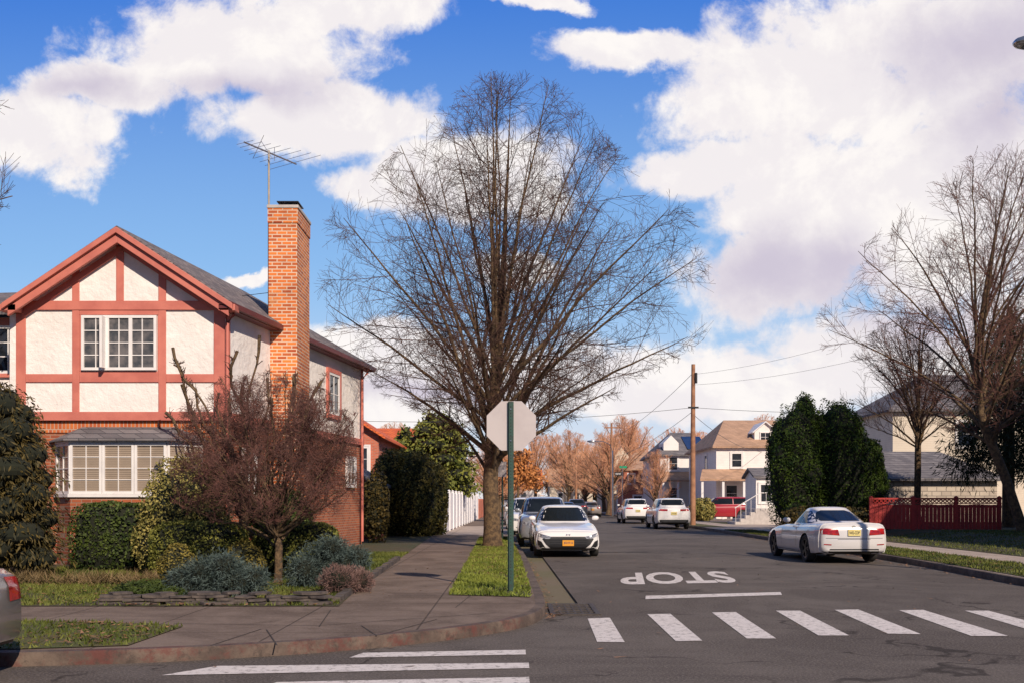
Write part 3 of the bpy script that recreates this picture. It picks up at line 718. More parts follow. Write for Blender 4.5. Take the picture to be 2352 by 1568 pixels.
for x in (14.6,16.2,17.8,19.4): b.box(x-.09,x+.09,76.3,76.48,.1,3.1)
b.box(14.6,19.4,76.35,76.42,.95,1.05); b.build('porch_posts',m_white,hb)
ha=gable_house('house','grey and white house with solar panel on its roof',13.7,19.4,92,104,5.9,8.2,'x',m_wsiding,m_slate,wins=((14.9,4.3,5.6,.9),(17.0,4.3,5.6,.9),(14.9,1.4,2.8,1.0)),side=((96,4.2,5.4,.9),),hip=2.2)
b=MB().prism([(14.1,92.6,6.2),(15.5,92.6,6.2),(15.5,92.6,6.9),(14.8,92.6,7.6),(14.1,92.6,6.9)],(0,3,0)); b.build('dormer',m_wsiding,ha)
MB().slab([(16.4,92.9,6.35),(18.2,92.9,6.35),(18.2,96.6,7.75),(16.4,96.6,7.75)],[(0,1,2,3)],-.05).build('solar_panel',m_glass,ha)
MB().slab([(13.4,89.8,3.4),(18.2,89.8,3.4),(18.2,92,4.2),(13.6,92,4.2)],[(0,1,2,3)],-.15).build('porch_roof',m_tan,ha)
b=MB()
for x in (13.7,15.0,16.5,18.0): b.box(x-.09,x+.09,89.95,90.1,.1,3.3)
b.build('porch_posts',m_white,ha)
gable_house('house','white house with low tan roof',12.8,17.8,112,122,5.2,7.2,'x',m_wsiding,m_tan,hip=2,wins=((14,3.4,4.6,.9),(16,3.4,4.6,.9)))
gable_house('house','small red brick house with flat tan roof',11.9,15.2,106,112,4.9,5.7,'x',m_brickred,m_tan,o=.25,wins=((12.7,3.3,4.4,.7),(14.2,3.3,4.4,.7),(13.4,1.1,2.1,1.0)))
gable_house('house','cream gabled house with brown roof behind parked cars',11.6,16.5,126,136,5.6,8.6,'y',m_siding,m_tan,wins=((13,3.4,4.6,.9),(15,3.4,4.6,.9)))
gable_house('house','white house with orange roof at the end of the street',-3,5,172,180,4,7,'x',m_wsiding,m_redtile,wins=((-1,1.5,3,1),(2,1.5,3,1)))
gable_house('house','cream house with brown roof at the end of the street',7,15,185,194,4.5,7.6,'x',m_siding,m_tan,wins=((9,1.5,3,1),(12,1.5,3,1)))
gable_house('house','brick house with brown roof behind the white fence',-13,-4.5,96,108,5,7.4,'y',m_brickred,m_tan,wins=((-6,3.4,4.6,.9),))

# ---------------------------------------------------------------- fences
def fence(name,label,a,b_,h,z,mat,pick=.11,gap=.03,post=2.0,style='picket'):
    a=V3((*a,0));b2=V3((*b_,0));u=(b2-a).normalized();L=(b2-a).length;n=Vector((u.y,-u.x,0))
    e=thing(name,label,'fence',(a.x,a.y,z))
    m=MB();i=0;x=0
    while x+pick<L:
        m.fbox(a,u,n,x,x+pick,.0,.022,z+.06,z+h*(.80 if style=='lattice' else .96)+.015*math.sin(i)); x+=pick+gap; i+=1
    m.fbox(a,u,n,0,L,-.03,-.001,z+h*.2,z+h*.27); m.fbox(a,u,n,0,L,-.03,-.001,z+h*.7,z+h*.77)
    if style=='lattice':
        m.fbox(a,u,n,0,L,-.03,.03,z+h*.8+.02,z+h*.84); m.fbox(a,u,n,0,L,-.03,.03,z+h*.95,z+h)
        x=0
        while x+.15<L:
            p0=a+u*x; p1=a+u*(x+.15)
            for s,t in ((p0,p1),(p1,p0)): m.tube([(s.x,s.y,z+h*.84),(t.x,t.y,z+h*.96)],.02,4)
            x+=.15
    m.build('panel',mat,e)
    x=0
    while x<=L+.01:
        p=MB().fbox(a,u,n,x-.06,x+.06,-.07,.055,z-.05,z+h+.02); p.add([tuple(a+u*x+n*-.0075+Vector((sx*.08,sy*.08,z+h+.02))) for sx,sy in ((-1,-1),(1,-1),(1,1),(-1,1))]+[tuple(a+u*x+n*-.0075+Vector((0,0,z+h+.08)))],[(0,1,4),(1,2,4),(2,3,4),(3,0,4),(0,3,2,1)])
        p.build('post',mat,e); x+=post
    return e
fence('picket_fence','white vinyl privacy fence along the pavement',(-2.95,44),(-2.6,76),1.85,.13,m_vinyl,.2,.02,2.4)
fence('wooden_fence','dark red wooden fence with lattice top in garden',(13.7,38),(18.4,37.4),1.25,.40,m_redfence,.13,.012,1.55,'lattice')
fence('wooden_fence','dark brown board gate beside brick garage',(-5.6,35.2),(-4.6,35.2),1.9,.13,m_brownfence,.12,.01,1.0)
fence('picket_fence','reddish brick coloured fence far along the pavement',(-2.6,78),(-2.2,110),1.5,.13,m_brickred,.2,.02,3)

# ---------------------------------------------------------------- stop sign
ss=thing('stop_sign','back of octagonal stop sign on green steel post in grass','sign',(-.04,15.5,.13))
zc=2.715; R=.385/math.cos(math.pi/8)
oc=[(-.01+R*math.cos(math.pi/8+k*math.pi/4),15.56,zc+R*math.sin(math.pi/8+k*math.pi/4)) for k in range(8)]
MB().prism(oc,(0,.004,0)).build('sign_plate',m_alu,ss)
MB().prism([(-.01+(p[0]+.01)*.995,15.5645,zc+(p[2]-zc)*.995) for p in oc],(0,.002,0)).build('sign_border',m_white,ss)
MB().prism([(-.01+(p[0]+.01)*.94,15.567,zc+(p[2]-zc)*.94) for p in oc],(0,.002,0)).build('sign_face',m_signred,ss)
me,v=text_mesh('STOP',.56,.26,m_white,.02)
me.vertices.foreach_set('co',np.stack([-.01-v[:,0],np.full(len(v),15.5705),zc+v[:,1]],1).astype(np.float32).ravel()); me.update()
np_obj('lettering',me,ss)
b=MB(); x0=-.02; PT=3.09; b.fbox((x0,15.5,0),(1,0,0),(0,1,0),-.018,.018,0,.006,0,PT)
b.fbox((x0,15.5,0),(1,0,0),(0,1,0),-.026,-.018,0,.035,0,PT); b.fbox((x0,15.5,0),(1,0,0),(0,1,0),.018,.026,0,.035,0,PT)
b.fbox((x0,15.5,0),(1,0,0),(0,1,0),-.046,-.0262,.029,.036,0,PT); b.fbox((x0,15.5,0),(1,0,0),(0,1,0),.0262,.046,.029,.036,0,PT)
b.build('post',m_green,ss)
b=MB()
for i in range(55): b.fbox((x0,15.499,0),(1,0,0),(0,1,0),-.006,.006,-.0005,.0008,.3+i*.05,.312+i*.05)
b.build('post_holes',m_core,ss)
MB().tube([(x0,15.49,2.48),(x0,15.56,2.48)],.012,8).build('bolt',m_rim,ss); MB().tube([(x0,15.49,2.97),(x0,15.56,2.97)],.012,8).build('bolt',m_rim,ss)

# ---------------------------------------------------------------- cars
def project(bvh,poly,axis,sign,off,step=.07,name='p',mat=None,parent=None):
    bm=bmesh.new(); vs=[bm.verts.new((a,0,z)) for a,z in poly]; bm.faces.new(vs)
    amin=min(p[0] for p in poly);amax=max(p[0] for p in poly);zmin=min(p[1] for p in poly);zmax=max(p[1] for p in poly)
    def cut(co,no): bmesh.ops.bisect_plane(bm,geom=bm.verts[:]+bm.edges[:]+bm.faces[:],plane_co=co,plane_no=no)
    k=math.floor(amin/step)+1
    while k*step<amax: cut((k*step,0,0),(1,0,0)); k+=1
    k=math.floor(zmin/step)+1
    while k*step<zmax: cut((0,0,k*step),(0,0,1)); k+=1
    bad=[]
    for v in bm.verts:
        a,z=v.co.x,v.co.z
        if axis=='y': o=Vector((a,sign*6,z)); d=Vector((0,-sign,0))
        else: o=Vector((sign*4,a,z)); d=Vector((-sign,0,0))
        h=bvh.ray_cast(o,d)
        if h[0] is None: bad.append(v); continue
        v.co=h[0]-d*off
    if bad: bmesh.ops.delete(bm,geom=bad,context='VERTS')
    me=bpy.data.meshes.new(name); bm.to_mesh(me); bm.free(); me.materials.append(mat)
    me.polygons.foreach_set('use_smooth',[True]*len(me.polygons))
    o=bpy.data.objects.new(name,me); finish(o,parent); return o
def sections(st,n=70):
    st=np.array(st,float); ys=st[:,0]
    q=np.unique(np.concatenate([np.linspace(ys[0],ys[-1],n),ys[:4],ys[-4:]]))
    out=[q]
    for c in (1,2,3):
        vals=np.interp(q,ys,st[:,c])
        for _ in range(3):
            s=vals.copy(); s[3:-3]=(vals[2:-4]+2*vals[3:-3]+vals[4:-2])/4; vals=s
        out.append(vals)
    return np.stack(out,1)
SPECS={
'sedan':dict(L=4.65,p=4.0,st=[(0,.62,.32,.55),(.03,.72,.26,.62),(.09,.80,.22,.68),(.2,.855,.20,.73),(.4,.89,.19,.78),(.9,.905,.19,.86),(1.4,.91,.19,.92),(2.3,.912,.19,.945),(3.3,.912,.19,.97),(3.9,.905,.20,1.01),(4.3,.88,.22,1.03),(4.5,.84,.25,1.02),(4.6,.79,.28,.96),(4.65,.70,.32,.86)],
  gh=(1.14,2.02,3.1,4.10,.82,.57,.84,1.36,1.425),ax=(.88,3.58),wr=.325),
'coupe':dict(L=4.6,p=3.2,st=[(0,.62,.30,.55),(.03,.72,.25,.62),(.09,.80,.22,.68),(.2,.84,.20,.73),(.4,.865,.19,.78),(.9,.88,.19,.86),(1.6,.89,.19,.92),(2.4,.885,.19,.93),(3.2,.895,.19,.95),(3.8,.90,.20,.97),(4.25,.875,.22,.985),(4.47,.84,.25,1.0),(4.55,.79,.28,.93),(4.6,.72,.32,.82)],
  gh=(1.55,2.38,3.05,4.28,.79,.50,.84,1.32,1.39),ax=(.80,3.56),wr=.345),
'suv':dict(L=4.85,p=4.5,st=[(0,.68,.36,.82),(.03,.78,.30,.92),(.1,.87,.26,.98),(.25,.92,.24,1.02),(.6,.95,.24,1.06),(1.2,.96,.24,1.10),(2,.965,.24,1.11),(3.5,.965,.24,1.14),(4.3,.95,.26,1.16),(4.65,.92,.30,1.15),(4.8,.87,.34,1.12),(4.85,.80,.38,1.04)],
  gh=(1.15,1.95,4.25,4.78,.86,.66,.98,1.62,1.69),ax=(.92,3.78),wr=.37),
}
def spiral(n):
    return [2*math.pi*i/n for i in range(n)]
def wheel_meshes(r,rim_mat,w=.21):
    prof=[(-w,r*.60),(-w,r*.92),(-w+.03,r),(-.03,r),(0,r*.93),(.004,r*.80),(-.01,r*.70),(-.03,r*.68)]
    N=32; b=MB(); vs=[];fs=[]
    for a in spiral(N):
        for x,q in prof: vs.append((x,q*math.cos(a),q*math.sin(a)))
    m=len(prof)
    for i in range(N):
        for k in range(m-1): fs.append((i*m+k,((i+1)%N)*m+k,((i+1)%N)*m+k+1,i*m+k+1))
    t=b.add(vs,fs)
    rb=MB(); R=r*.70
    def ring(x0,r0,x1,r1):
        vs=[];fs=[]
        for a in spiral(N): vs+=[(x0,r0*math.cos(a),r0*math.sin(a)),(x1,r1*math.cos(a),r1*math.sin(a))]
        for i in range(N): j=(i+1)%N; fs.append((i*2,j*2,j*2+1,i*2+1))
        rb.add(vs,fs)
    ring(-.012,R,-.018,R*.9); ring(-.018,R*.9,-.10,R*.86); 
    for i in range(10):
        a=2*math.pi*(i//2)/5+(.16 if i%2 else -.16)
        c,s=math.cos(a),math.sin(a); ww=.017
        P=[]
        for q,wd,x in ((.05,ww*1.3,-.03),(R*.92,ww,-.016)):
            for sg in (-1,1):
                for dx in (0,-.03): P.append((x+dx,q*c-sg*wd*s,q*s+sg*wd*c))
        rb.add(P,[(0,1,3,2),(4,6,7,5),(0,2,6,4),(1,5,7,3),(0,4,5,1),(2,3,7,6)])
    rb.tube([(-.06,0,0),(-.018,0,0)],.06,14)
    db=MB().tube([(-w+.02,0,0),(-.11,0,0)],R*.9,24)
    return t,rb,db
def mir(poly): return [(-a,z) for a,z in reversed(poly)]
def build_car(kind,paint,label,loc,rot,rim=None,group='parked cars along the kerb',front=None,rear=None,zscale=1,plate=None,platem=None,name='parked_car',cat='car',detail=True,seams=()):
    S=SPECS[kind]; L=S['L']; hy=L/2
    car=thing(name,label,cat,(0,0,0),group)
    sec=sections(S['st'])
    half=[(0,0),(.80,0),(.95,.05),(.995,.22),(1.0,.42),(.99,.60),(.975,.74),(.955,.84),(.90,.945),(.80,.995),(.5,1.02),(0,1.035)]
    vs=[];fs=[]
    for y,w,zb,zt in sec:
        zt=zt*zscale
        ring=[(fx*w,zb+(zt-zb)*fz) for fx,fz in half]; full=ring+[(-x,z) for x,z in ring[-2:0:-1]]
        vs+=[(x,y-hy,z) for x,z in full]
    m=2*len(half)-2; n=len(sec)
    fs=[(i*m+k,i*m+(k+1)%m,(i+1)*m+(k+1)%m,(i+1)*m+k) for i in range(n-1) for k in range(m)]
    fs+=[tuple(range(m)),tuple(range((n-1)*m,n*m))]
    lb=MB().add(vs,fs)
    me=bpy.data.meshes.new('b'); me.from_pydata(lb.v,[],lb.f); bm=bmesh.new(); bm.from_mesh(me); bmesh.ops.recalc_face_normals(bm,faces=bm.faces[:]); bm.to_mesh(me); bm.free()
    ob=bpy.data.objects.new('b',me); COL.objects.link(ob)
    cb=MB(); wr=S['wr']; ar=wr+.045; hwm=max(s[1] for s in S['st'])
    for a in S['ax']:
        for sx in (-1,1):
            c=MB().tube([(sx*(hwm-.28),a-hy,wr),(sx*(hwm+.15),a-hy,wr)],ar,32); cb.add(c.v,c.f)
    cme=bpy.data.meshes.new('c'); cme.from_pydata(cb.v,[],cb.f); bm=bmesh.new(); bm.from_mesh(cme); bmesh.ops.recalc_face_normals(bm,faces=bm.faces[:]); bm.to_mesh(cme); bm.free()
    co=bpy.data.objects.new('c',cme); COL.objects.link(co)
    md=ob.modifiers.new('x','BOOLEAN'); md.operation='DIFFERENCE'; md.object=co; md.solver='EXACT'
    dg=bpy.context.evaluated_depsgraph_get(); me2=bpy.data.meshes.new_from_object(ob.evaluated_get(dg))
    bpy.data.objects.remove(ob); bpy.data.objects.remove(co)
    bv=[tuple(v.co) for v in me2.vertices]; bf=[tuple(p.vertices) for p in me2.polygons]
    if len(bf)<50: bv,bf=lb.v,lb.f
    yf0,yf1,yr1,yr0,wb,wt,zb0,zt0,zp=S['gh']; zb0*=zscale;zt0*=zscale;zp*=zscale
    def gp(h):
        return yf0+(yf1-yf0)*h**.95, yr0+(yr1-yr0)*h**.95, wb+(wt-wb)*h**1.35, zb0+(zt0-zb0)*h
    lev=[gp(h) for h in np.linspace(0,1,9)]
    yf,yr,w_,z_=lev[-1]
    for s,dz in ((.06,.35),(.16,.62),(.35,.85),(.6,.96),(.85,1.0)):
        lev.append((yf+(yr-yf)/2*s,yr-(yr-yf)/2*s,w_*(1-s),z_+(zp-z_)*dz))
    NG=56; gv=[];gf=[]
    for yf,yr,w,z in lev:
        cy=(yf+yr)/2;a=(yr-yf)/2
        for k in range(NG):
            th=2*math.pi*(k+.5)/NG; c,s=math.cos(th),math.sin(th); p=S['p']
            q=(abs(c)**p+abs(s)**p)**(-1/p)
            gv.append((w*q*c,cy+a*q*s-hy,z))
    for i in range(len(lev)-1):
        for k in range(NG): gf.append((i*NG+k,i*NG+(k+1)%NG,(i+1)*NG+(k+1)%NG,(i+1)*NG+k))
    gf.append(tuple(range((len(lev)-1)*NG,len(lev)*NG)))
    b0=len(bv); body=MB(); body.v=bv+gv; body.f=bf+[tuple(i+b0 for i in f) for f in gf]
    bo=body.build('body',[paint,m_dark],car,smooth=38)
    for p in bo.data.polygons:
        c=p.center
        for a in S['ax']:
            d=math.hypot(c.y-(a-hy),c.z-wr)
            if d<ar-.003 and abs(c.x)>hwm-.3 and abs(c.z)<zt0*.7 : p.material_index=1
            elif abs(d-ar)<.012 and abs(p.normal.x)<.3 and abs(c.x)>.5: p.material_index=1
        if p.normal.z<-.75 and c.z<.45: p.material_index=1
    bvh=BVHTree.FromPolygons(body.v,body.f)
    def gy(z): h=(z-zb0)/(zt0-zb0); return gp(max(0,min(1,h)))
    zlo=max(np.interp([yf0+.2],[s[0] for s in S['st']],[s[3] for s in S['st']])[0]*zscale+.03,zb0+.04)+.025; zhi=zt0-.03
    def glasspoly(z0,z1,mrg,n=6):
        L_=[];
        for i in range(n+1):
            z=z0+(z1-z0)*i/n; r=mrg*(1+.9*(abs(i/n-.5)*2)**6); L_.append((gy(z)[2]-r,z))
        return L_+[(-a,z) for a,z in reversed(L_)]
    project(bvh,glasspoly(zlo,zhi+.02,.075),'y',-1,.006,.06,'windscreen',m_cglass,car)
    zr=zlo+(.11 if kind=='sedan' else .14 if kind=='suv' else .06)
    project(bvh,glasspoly(zr,zhi+.01,.11),'y',1,.006,.06,'rear_window',m_cglass,car)
    zs0=np.interp([2.2],[s[0] for s in S['st']],[s[3] for s in S['st']])[0]*zscale+.045; zs1=zt0-.045
    f0,r0,_,_=gy(zs0);f1,r1,_,_=gy(zs1)
    F0_,R0_,F1_,R1_=f0+.16-hy,r0-.30-hy,f1+.14-hy,r1-.16-hy
    bp=(F1_+R1_)/2+(.15 if kind=='coupe' else .05)
    pan=[[(F0_,zs0),(bp-.03,zs0),(bp-.03,zs1),(F1_,zs1)],[(bp+.03,zs0),(R0_-.12,zs0+.01),(R0_,zs0+.05),(R1_,zs1),(bp+.03,zs1)]]
    for sx in (-1,1):
        for q in pan: project(bvh,q,'x',sx,.006,.09,'side_window',m_cglass,car)
        if detail:
            for ys in ([bp,bp-1.25] if kind=='coupe' else [bp,bp-1.0,bp+.85]):
                project(bvh,[(ys-.006,.3),(ys+.006,.3),(ys+.006,zs0-.02),(ys-.006,zs0-.02)],'x',sx,.003,.1,'door_seam',m_dark,car)
            project(bvh,[(bp-.26,zs0-.16),(bp-.08,zs0-.16),(bp-.08,zs0-.125),(bp-.26,zs0-.125)],'x',sx,.018,.1,'door_handle',paint,car)
            project(bvh,[(S['ax'][0]-hy+.42,.22),(S['ax'][1]-hy-.42,.22),(S['ax'][1]-hy-.42,.27),(S['ax'][0]-hy+.42,.27)],'x',sx,.006,.3,'sill_trim',m_dark,car)
        mx=sx*(gy(zs0)[2]+.13)
        X,F=sph_grid((mx,F0_+.10,zs0+.06),(.10,.05,.065),2.6,14,9,1)
        np_obj('wing_mirror',np_mesh('wing_mirror',X,F,[paint],smooth=True),car)
    for P,mt,nm in (front or []): project(bvh,P,'y',-1,.014 if mt in (m_chrome,m_gbar) else .008,.05,nm,mt,car)
    for P,mt,nm in (rear or []): project(bvh,P,'y',1,.014 if mt is m_chrome else .008,.05,nm,mt,car)
    if plate:
        txt,side,zc=plate
        h=bvh.ray_cast(Vector((0,side*6,zc)),Vector((0,-side,0))); py=h[0].y+side*.022
        pl=MB().box(-.155,.155,py-.006,py+.006,zc-.078,zc+.078).build('licence_plate',platem,car,bevel=.003)
        mt,v=text_mesh(txt,.25,.075,m_black if platem is m_platey else M('plate_ink',(.02,.03,.12),None,3,.5),.02)
        sgn=-side
        mt.vertices.foreach_set('co',np.stack([v[:,0]*sgn,np.full(len(v),py+side*.0075),zc+v[:,1]],1).astype(np.float32).ravel()); mt.update()
        np_obj('lettering',mt,pl)
    t,rb,db=wheel_meshes(wr,rim)
    protos=None
    for a in S['ax']:
        w=np.interp([a],[s[0] for s in S['st']],[s[1] for s in S['st']])[0]-.015
        for sx in (-1,1):
            we=bpy.data.objects.new('wheel',None); COL.objects.link(we); we.parent=car; we.location=(sx*w,a-hy,wr); we.rotation_euler=(0,0,0 if sx>0 else math.pi)
            if protos is None:
                protos=[]
                for nm,mb,mt in (('tyre',t,m_rubber),('rim',rb,rim or m_rim),('brake_disc',db,m_dark)):
                    o=mb.build(nm,mt,None,smooth=40); o.parent=we; o.matrix_parent_inverse=Matrix.Identity(4); protos.append(o)
            else:
                for o in protos:
                    c=o.copy(); c.parent=we; c.matrix_parent_inverse=Matrix.Identity(4); COL.objects.link(c)
    car.location=loc; car.rotation_euler=(0,0,rot)
    return car
def copy_thing(src,loc,rot,label=None):
    def rec(o,par):
        c=o.copy(); COL.objects.link(c); c.parent=par
        for ch in o.children: rec(ch,c)
        return c
    c=rec(src,None); c.location=loc; c.rotation_euler=(0,0,rot)
    if label: c['label']=label
    return c
hl=[(.46,.565),(.83,.67),(.86,.60),(.62,.515),(.50,.515)]
grl=[(-.50,.575),(.50,.575),(.70,.515),(.60,.36),(.44,.23),(-.44,.23),(-.60,.36),(-.70,.515)]
fi=[(.72,.44),(.82,.48),(.84,.34),(.70,.24),(.60,.25)]
fr_sedan=[(grl,m_dark,'grille'),(hl,m_lamp,'headlight'),(mir(hl),m_lamp,'headlight'),(fi,m_dark,'bumper_intake'),(mir(fi),m_dark,'bumper_intake')]
for i in range(4):
    z=.30+i*.06; a=.44+i*.03
    fr_sedan.append(([(-a,z),(a,z),(a,z+.006),(-a,z+.006)],m_gbar,'grille_bar'))
fr_sedan+=[([(-.06,.60),(-.045,.60),(-.035,.645),(-.05,.645)],m_chrome,'emblem'),([(.035,.60),(.05,.60),(.06,.645),(.045,.645)],m_chrome,'emblem'),([(-.045,.618),(.045,.618),(.045,.63),(-.045,.63)],m_chrome,'emblem')]
for s in (1,-1):
    dr=[(.46,.572),(.86,.682),(.86,.672),(.46,.562)]; fr_sedan.append((dr if s>0 else mir(dr),m_chrome,'headlight_trim'))
tl_sedan=[(.42,.80),(.80,.82),(.80,.92),(.40,.93)]
re_sedan=[(tl_sedan,m_red,'tail_light'),(mir(tl_sedan),m_red,'tail_light'),([(-.5,.28),(.5,.28),(.55,.38),(-.55,.38)],m_dark,'bumper_lower_trim')]
tl_suv=[(.34,.98),(.90,1.0),(.90,1.10),(.34,1.08)]
re_suv=[(tl_suv,m_red,'tail_light'),(mir(tl_suv),m_red,'tail_light'),([(-.75,.38),(.75,.38),(.78,.52),(-.78,.52)],m_dark,'bumper_lower_trim')]
hl_suv=[(.50,.80),(.86,.86),(.86,.76),(.52,.70)]
fr_suv=[(hl_suv,m_lamp,'headlight'),(mir(hl_suv),m_lamp,'headlight'),([(-.42,.80),(.42,.80),(.36,.55),(-.36,.55)],m_dark,'grille'),([(-.6,.46),(.6,.46),(.5,.38),(-.5,.38)],m_dark,'bumper_intake')]
GRP='cars parked along the kerb'
c1=build_car('sedan',m_wcar,'white sedan with dark faceted grille and orange plate',(1.47,29.2,0),0.02,m_drim,GRP,fr_sedan,re_sedan,plate=('JKD-9116',-1,.40),platem=m_plateo)
suvg=build_car('suv',m_gcar,'grey silver crossover parked nose to the street',(1.15,35.7,0),0.0,m_rim,GRP,fr_suv,re_suv)
suvw=build_car('suv',m_wcar,'white SUV with dark lower trim seen from behind',(8.65,55.6,0),math.pi,m_drim,GRP,fr_suv,re_suv,plate=('HTR-2041',1,.86),platem=m_platey)
copy_thing(suvw,(8.35,68.4,0),math.pi,'white SUV with yellow plate parked behind another')
copy_thing(suvw,(.75,43.2,0),0,'white SUV parked behind the grey crossover')
sed=build_car('sedan',m_scar,'silver sedan seen from behind further along the street',(7.5,95,0),math.pi,m_rim,GRP,fr_sedan,re_sedan,plate=('HGE-4417',1,.7),platem=m_plateo)
copy_thing(sed,(.6,50.5,0),0,'silver sedan parked facing the crossing')
copy_thing(suvg,(.5,60,0),0,'grey crossover in a row of parked cars')
copy_thing(suvg,(4.4,112,0),math.pi,'grey crossover driving away far down the street')
copy_thing(suvw,(.4,82,0),0,'white SUV far along the row of cars')
dk=build_car('suv',m_dcar,'dark blue SUV parked far down the street',(5.9,92,0),math.pi,m_rim,GRP,fr_suv,re_suv,detail=False)
copy_thing(dk,(5.4,122,0),math.pi); copy_thing(dk,(.5,70,0),0,'dark SUV in a row of parked cars'); copy_thing(sed,(8.9,112,0),math.pi)
bl=build_car('sedan',M('blue_car_paint',(.05,.10,.22),None,.8,.25,coat=1),'blue sedan standing far down the street',(4.6,84,0),0,m_rim,GRP,fr_sedan,re_sedan,detail=False)
copy_thing(bl,(8.8,124,0),math.pi,'blue sedan parked at the far kerb')
tl=[(.36,.70),(.78,.73),(.83,.80),(.82,.86),(.70,.875),(.40,.85)]
re_c=[(tl,m_red,'tail_light'),(mir(tl),m_red,'tail_light'),([(-.46,.25),(.46,.25),(.62,.30),(.60,.37),(-.60,.37),(-.62,.30)],m_dark,'bumper_lower_trim'),
 ([(-.40,.605),(.40,.605),(.40,.612),(-.40,.612)],m_dark,'boot_seam'),([(.05*math.cos(a),.91+.03*math.sin(a)) for a in spiral(10)],m_black,'emblem'),
 ([(.56,.46),(.74,.47),(.74,.495),(.56,.485)],m_red,'reflector'),([(-.74,.47),(-.56,.46),(-.56,.485),(-.74,.495)],m_red,'reflector'),
 ([(-.7,.63),(.7,.63),(.7,.636),(-.7,.636)],m_dark,'bumper_seam')]
hlc=[(.42,.62),(.80,.70),(.80,.58),(.45,.54)]
fr_c=[(hlc,m_lamp,'headlight'),(mir(hlc),m_lamp,'headlight'),([(-.3,.62),(-.04,.62),(-.04,.5),(-.27,.5)],m_dark,'grille'),([(.04,.62),(.3,.62),(.27,.5),(.04,.5)],m_dark,'grille'),([(-.5,.42),(.5,.42),(.45,.32),(-.45,.32)],m_dark,'bumper_intake')]
build_car('coupe',m_coupe,'pale silver two-door coupe with dark wheels and red tail lights',(8.25,26.5,0),math.pi+.03,m_drim,GRP,fr_c,re_c,plate=('N42-CDP',1,.765),platem=m_platey)
build_car('sedan',m_scar,'champagne grey sedan parked with its rear at the corner',(-6.76,8.3,0),-math.pi/2,m_rim,'cars parked on the cross street',fr_sedan,[([(.48,.66),(.86,.68),(.86,.86),(.44,.88)],m_red,'tail_light'),(mir([(.48,.66),(.86,.68),(.86,.86),(.44,.88)]),m_red,'tail_light')],zscale=.93,plate=('FBR-6108',1,.52),platem=m_plateo)
build_car('suv',m_rcar,'dark red SUV standing in a driveway',(15.0,71.5,.13),-math.pi/2,m_rim,'cars standing in driveways',fr_suv,re_suv,detail=False)

# ---------------------------------------------------------------- trees and plants
prof=[(2.9,.6),(4.2,2.7),(5.1,4.4),(6.2,5.8),(8.0,6.1),(9.9,5.2),(11.4,3.9),(12.6,2.9),(13.6,1.9),(14.4,.6)]
bare_tree(14,(-.6,30.3,.13),[(0,0,0),(.0,0,2),(.1,0,4.5),(.3,0,8),(.45,.1,11),(.55,0,13.9)],.265,prof,[(0,0,0),(4,.3,0),(8,.55,0),(14.7,.65,0)],42,(13,8,4),(2.5,1.15,.55),(.0085,.006,.0045,.0035),(m_bark,m_twig),label='tall bare street tree with wide egg-shaped crown',hs=(2.1,5.8),ups=(-.01,.01,.02),lift=.52,rlimb=.37,inner=.55,crook=.018,wob=.06,a2=1,tipq=1.2,angs=(46,46,44),hpow=1.1,nin=4,lump=.04,ctlx=.45,flare=1.2)
bare_tree(5,(18.0,35,.4),[(0,0,0),(-.6,0,1.8),(-1.5,0,4),(-1.75,0,6),(-1.3,0,9),(-.5,0,13)],.17,[(3.2,.8),(4.5,3.0),(6,5.2),(8,6.0),(10,5.6),(12,4.2),(13.8,1.4)],[(0,0,0),(4,-1.3,0),(8,-1.0,0),(13,.4,0)],30,(12,7,3),(2.5,1.1,.5),(.009,.0065,.005,.004),(m_bark,m_twigred),label='bare garden tree with leaning trunk and spreading crown',hs=(3.0,7.0),lift=.56,rlimb=.48,ups=(.04,.04,.04),crook=.022,wob=.07,a2=1,angs=(42,42,40),nin=4,lump=.06,flare=1.2)
bare_tree(6,(17.1,42,.4),[(0,0,0),(0,0,4),(.1,0,8.6)],.14,[(3.6,.5),(4.6,2.6),(6,3.5),(7.5,3.0),(9.2,.8)],[(0,0,0),(9,.0,0)],22,(9,6,3),(1.6,.75,.38),(.009,.0065,.005,.004),(m_bark,m_twig),label='small bare tree behind the red fence',hs=(3.2,5.2),lift=.55,wob=.06,a2=1)
bare_tree(8,(-14.2,18,.13),[(0,0,0),(.1,0,5),(.2,0,11)],.22,[(4,1),(6,4.6),(9,5.2),(11,3.6),(12,.8)],[(0,0,0),(12,0,0)],24,(9,6,3),(2.2,1.0,.5),(.010,.007,.005,.004),(m_bark,m_twig),label='bare tree beside the half-timbered house',wob=.06)
bare_tree(21,(-4.0,17,.14),[(0,0,0),(.02,0,.6),(-.05,0,1.0),(-.05,0,1.5)],.068,[(1.05,.95),(1.3,1.38),(1.8,1.58),(2.4,1.62),(2.9,1.45),(3.3,1.05),(3.55,.5)],[(0,-.15,0),(3.5,-.2,0)],66,(10,8,4),(.46,.30,.17),(.005,.0034,.0025,.002),(m_bark,m_twigclip),name='clipped_tree',label='bare clipped ornamental tree with rounded twiggy head',hs=(.72,1.3),lift=.50,rlimb=.34,ups=(.0,.0,.0),lump=.02,inner=.72,wob=.18,acap=.14,a2=0,tipq=.85,at=.45,angs=(58,54,50),crook=.09,nin=3,ctlx=.55)
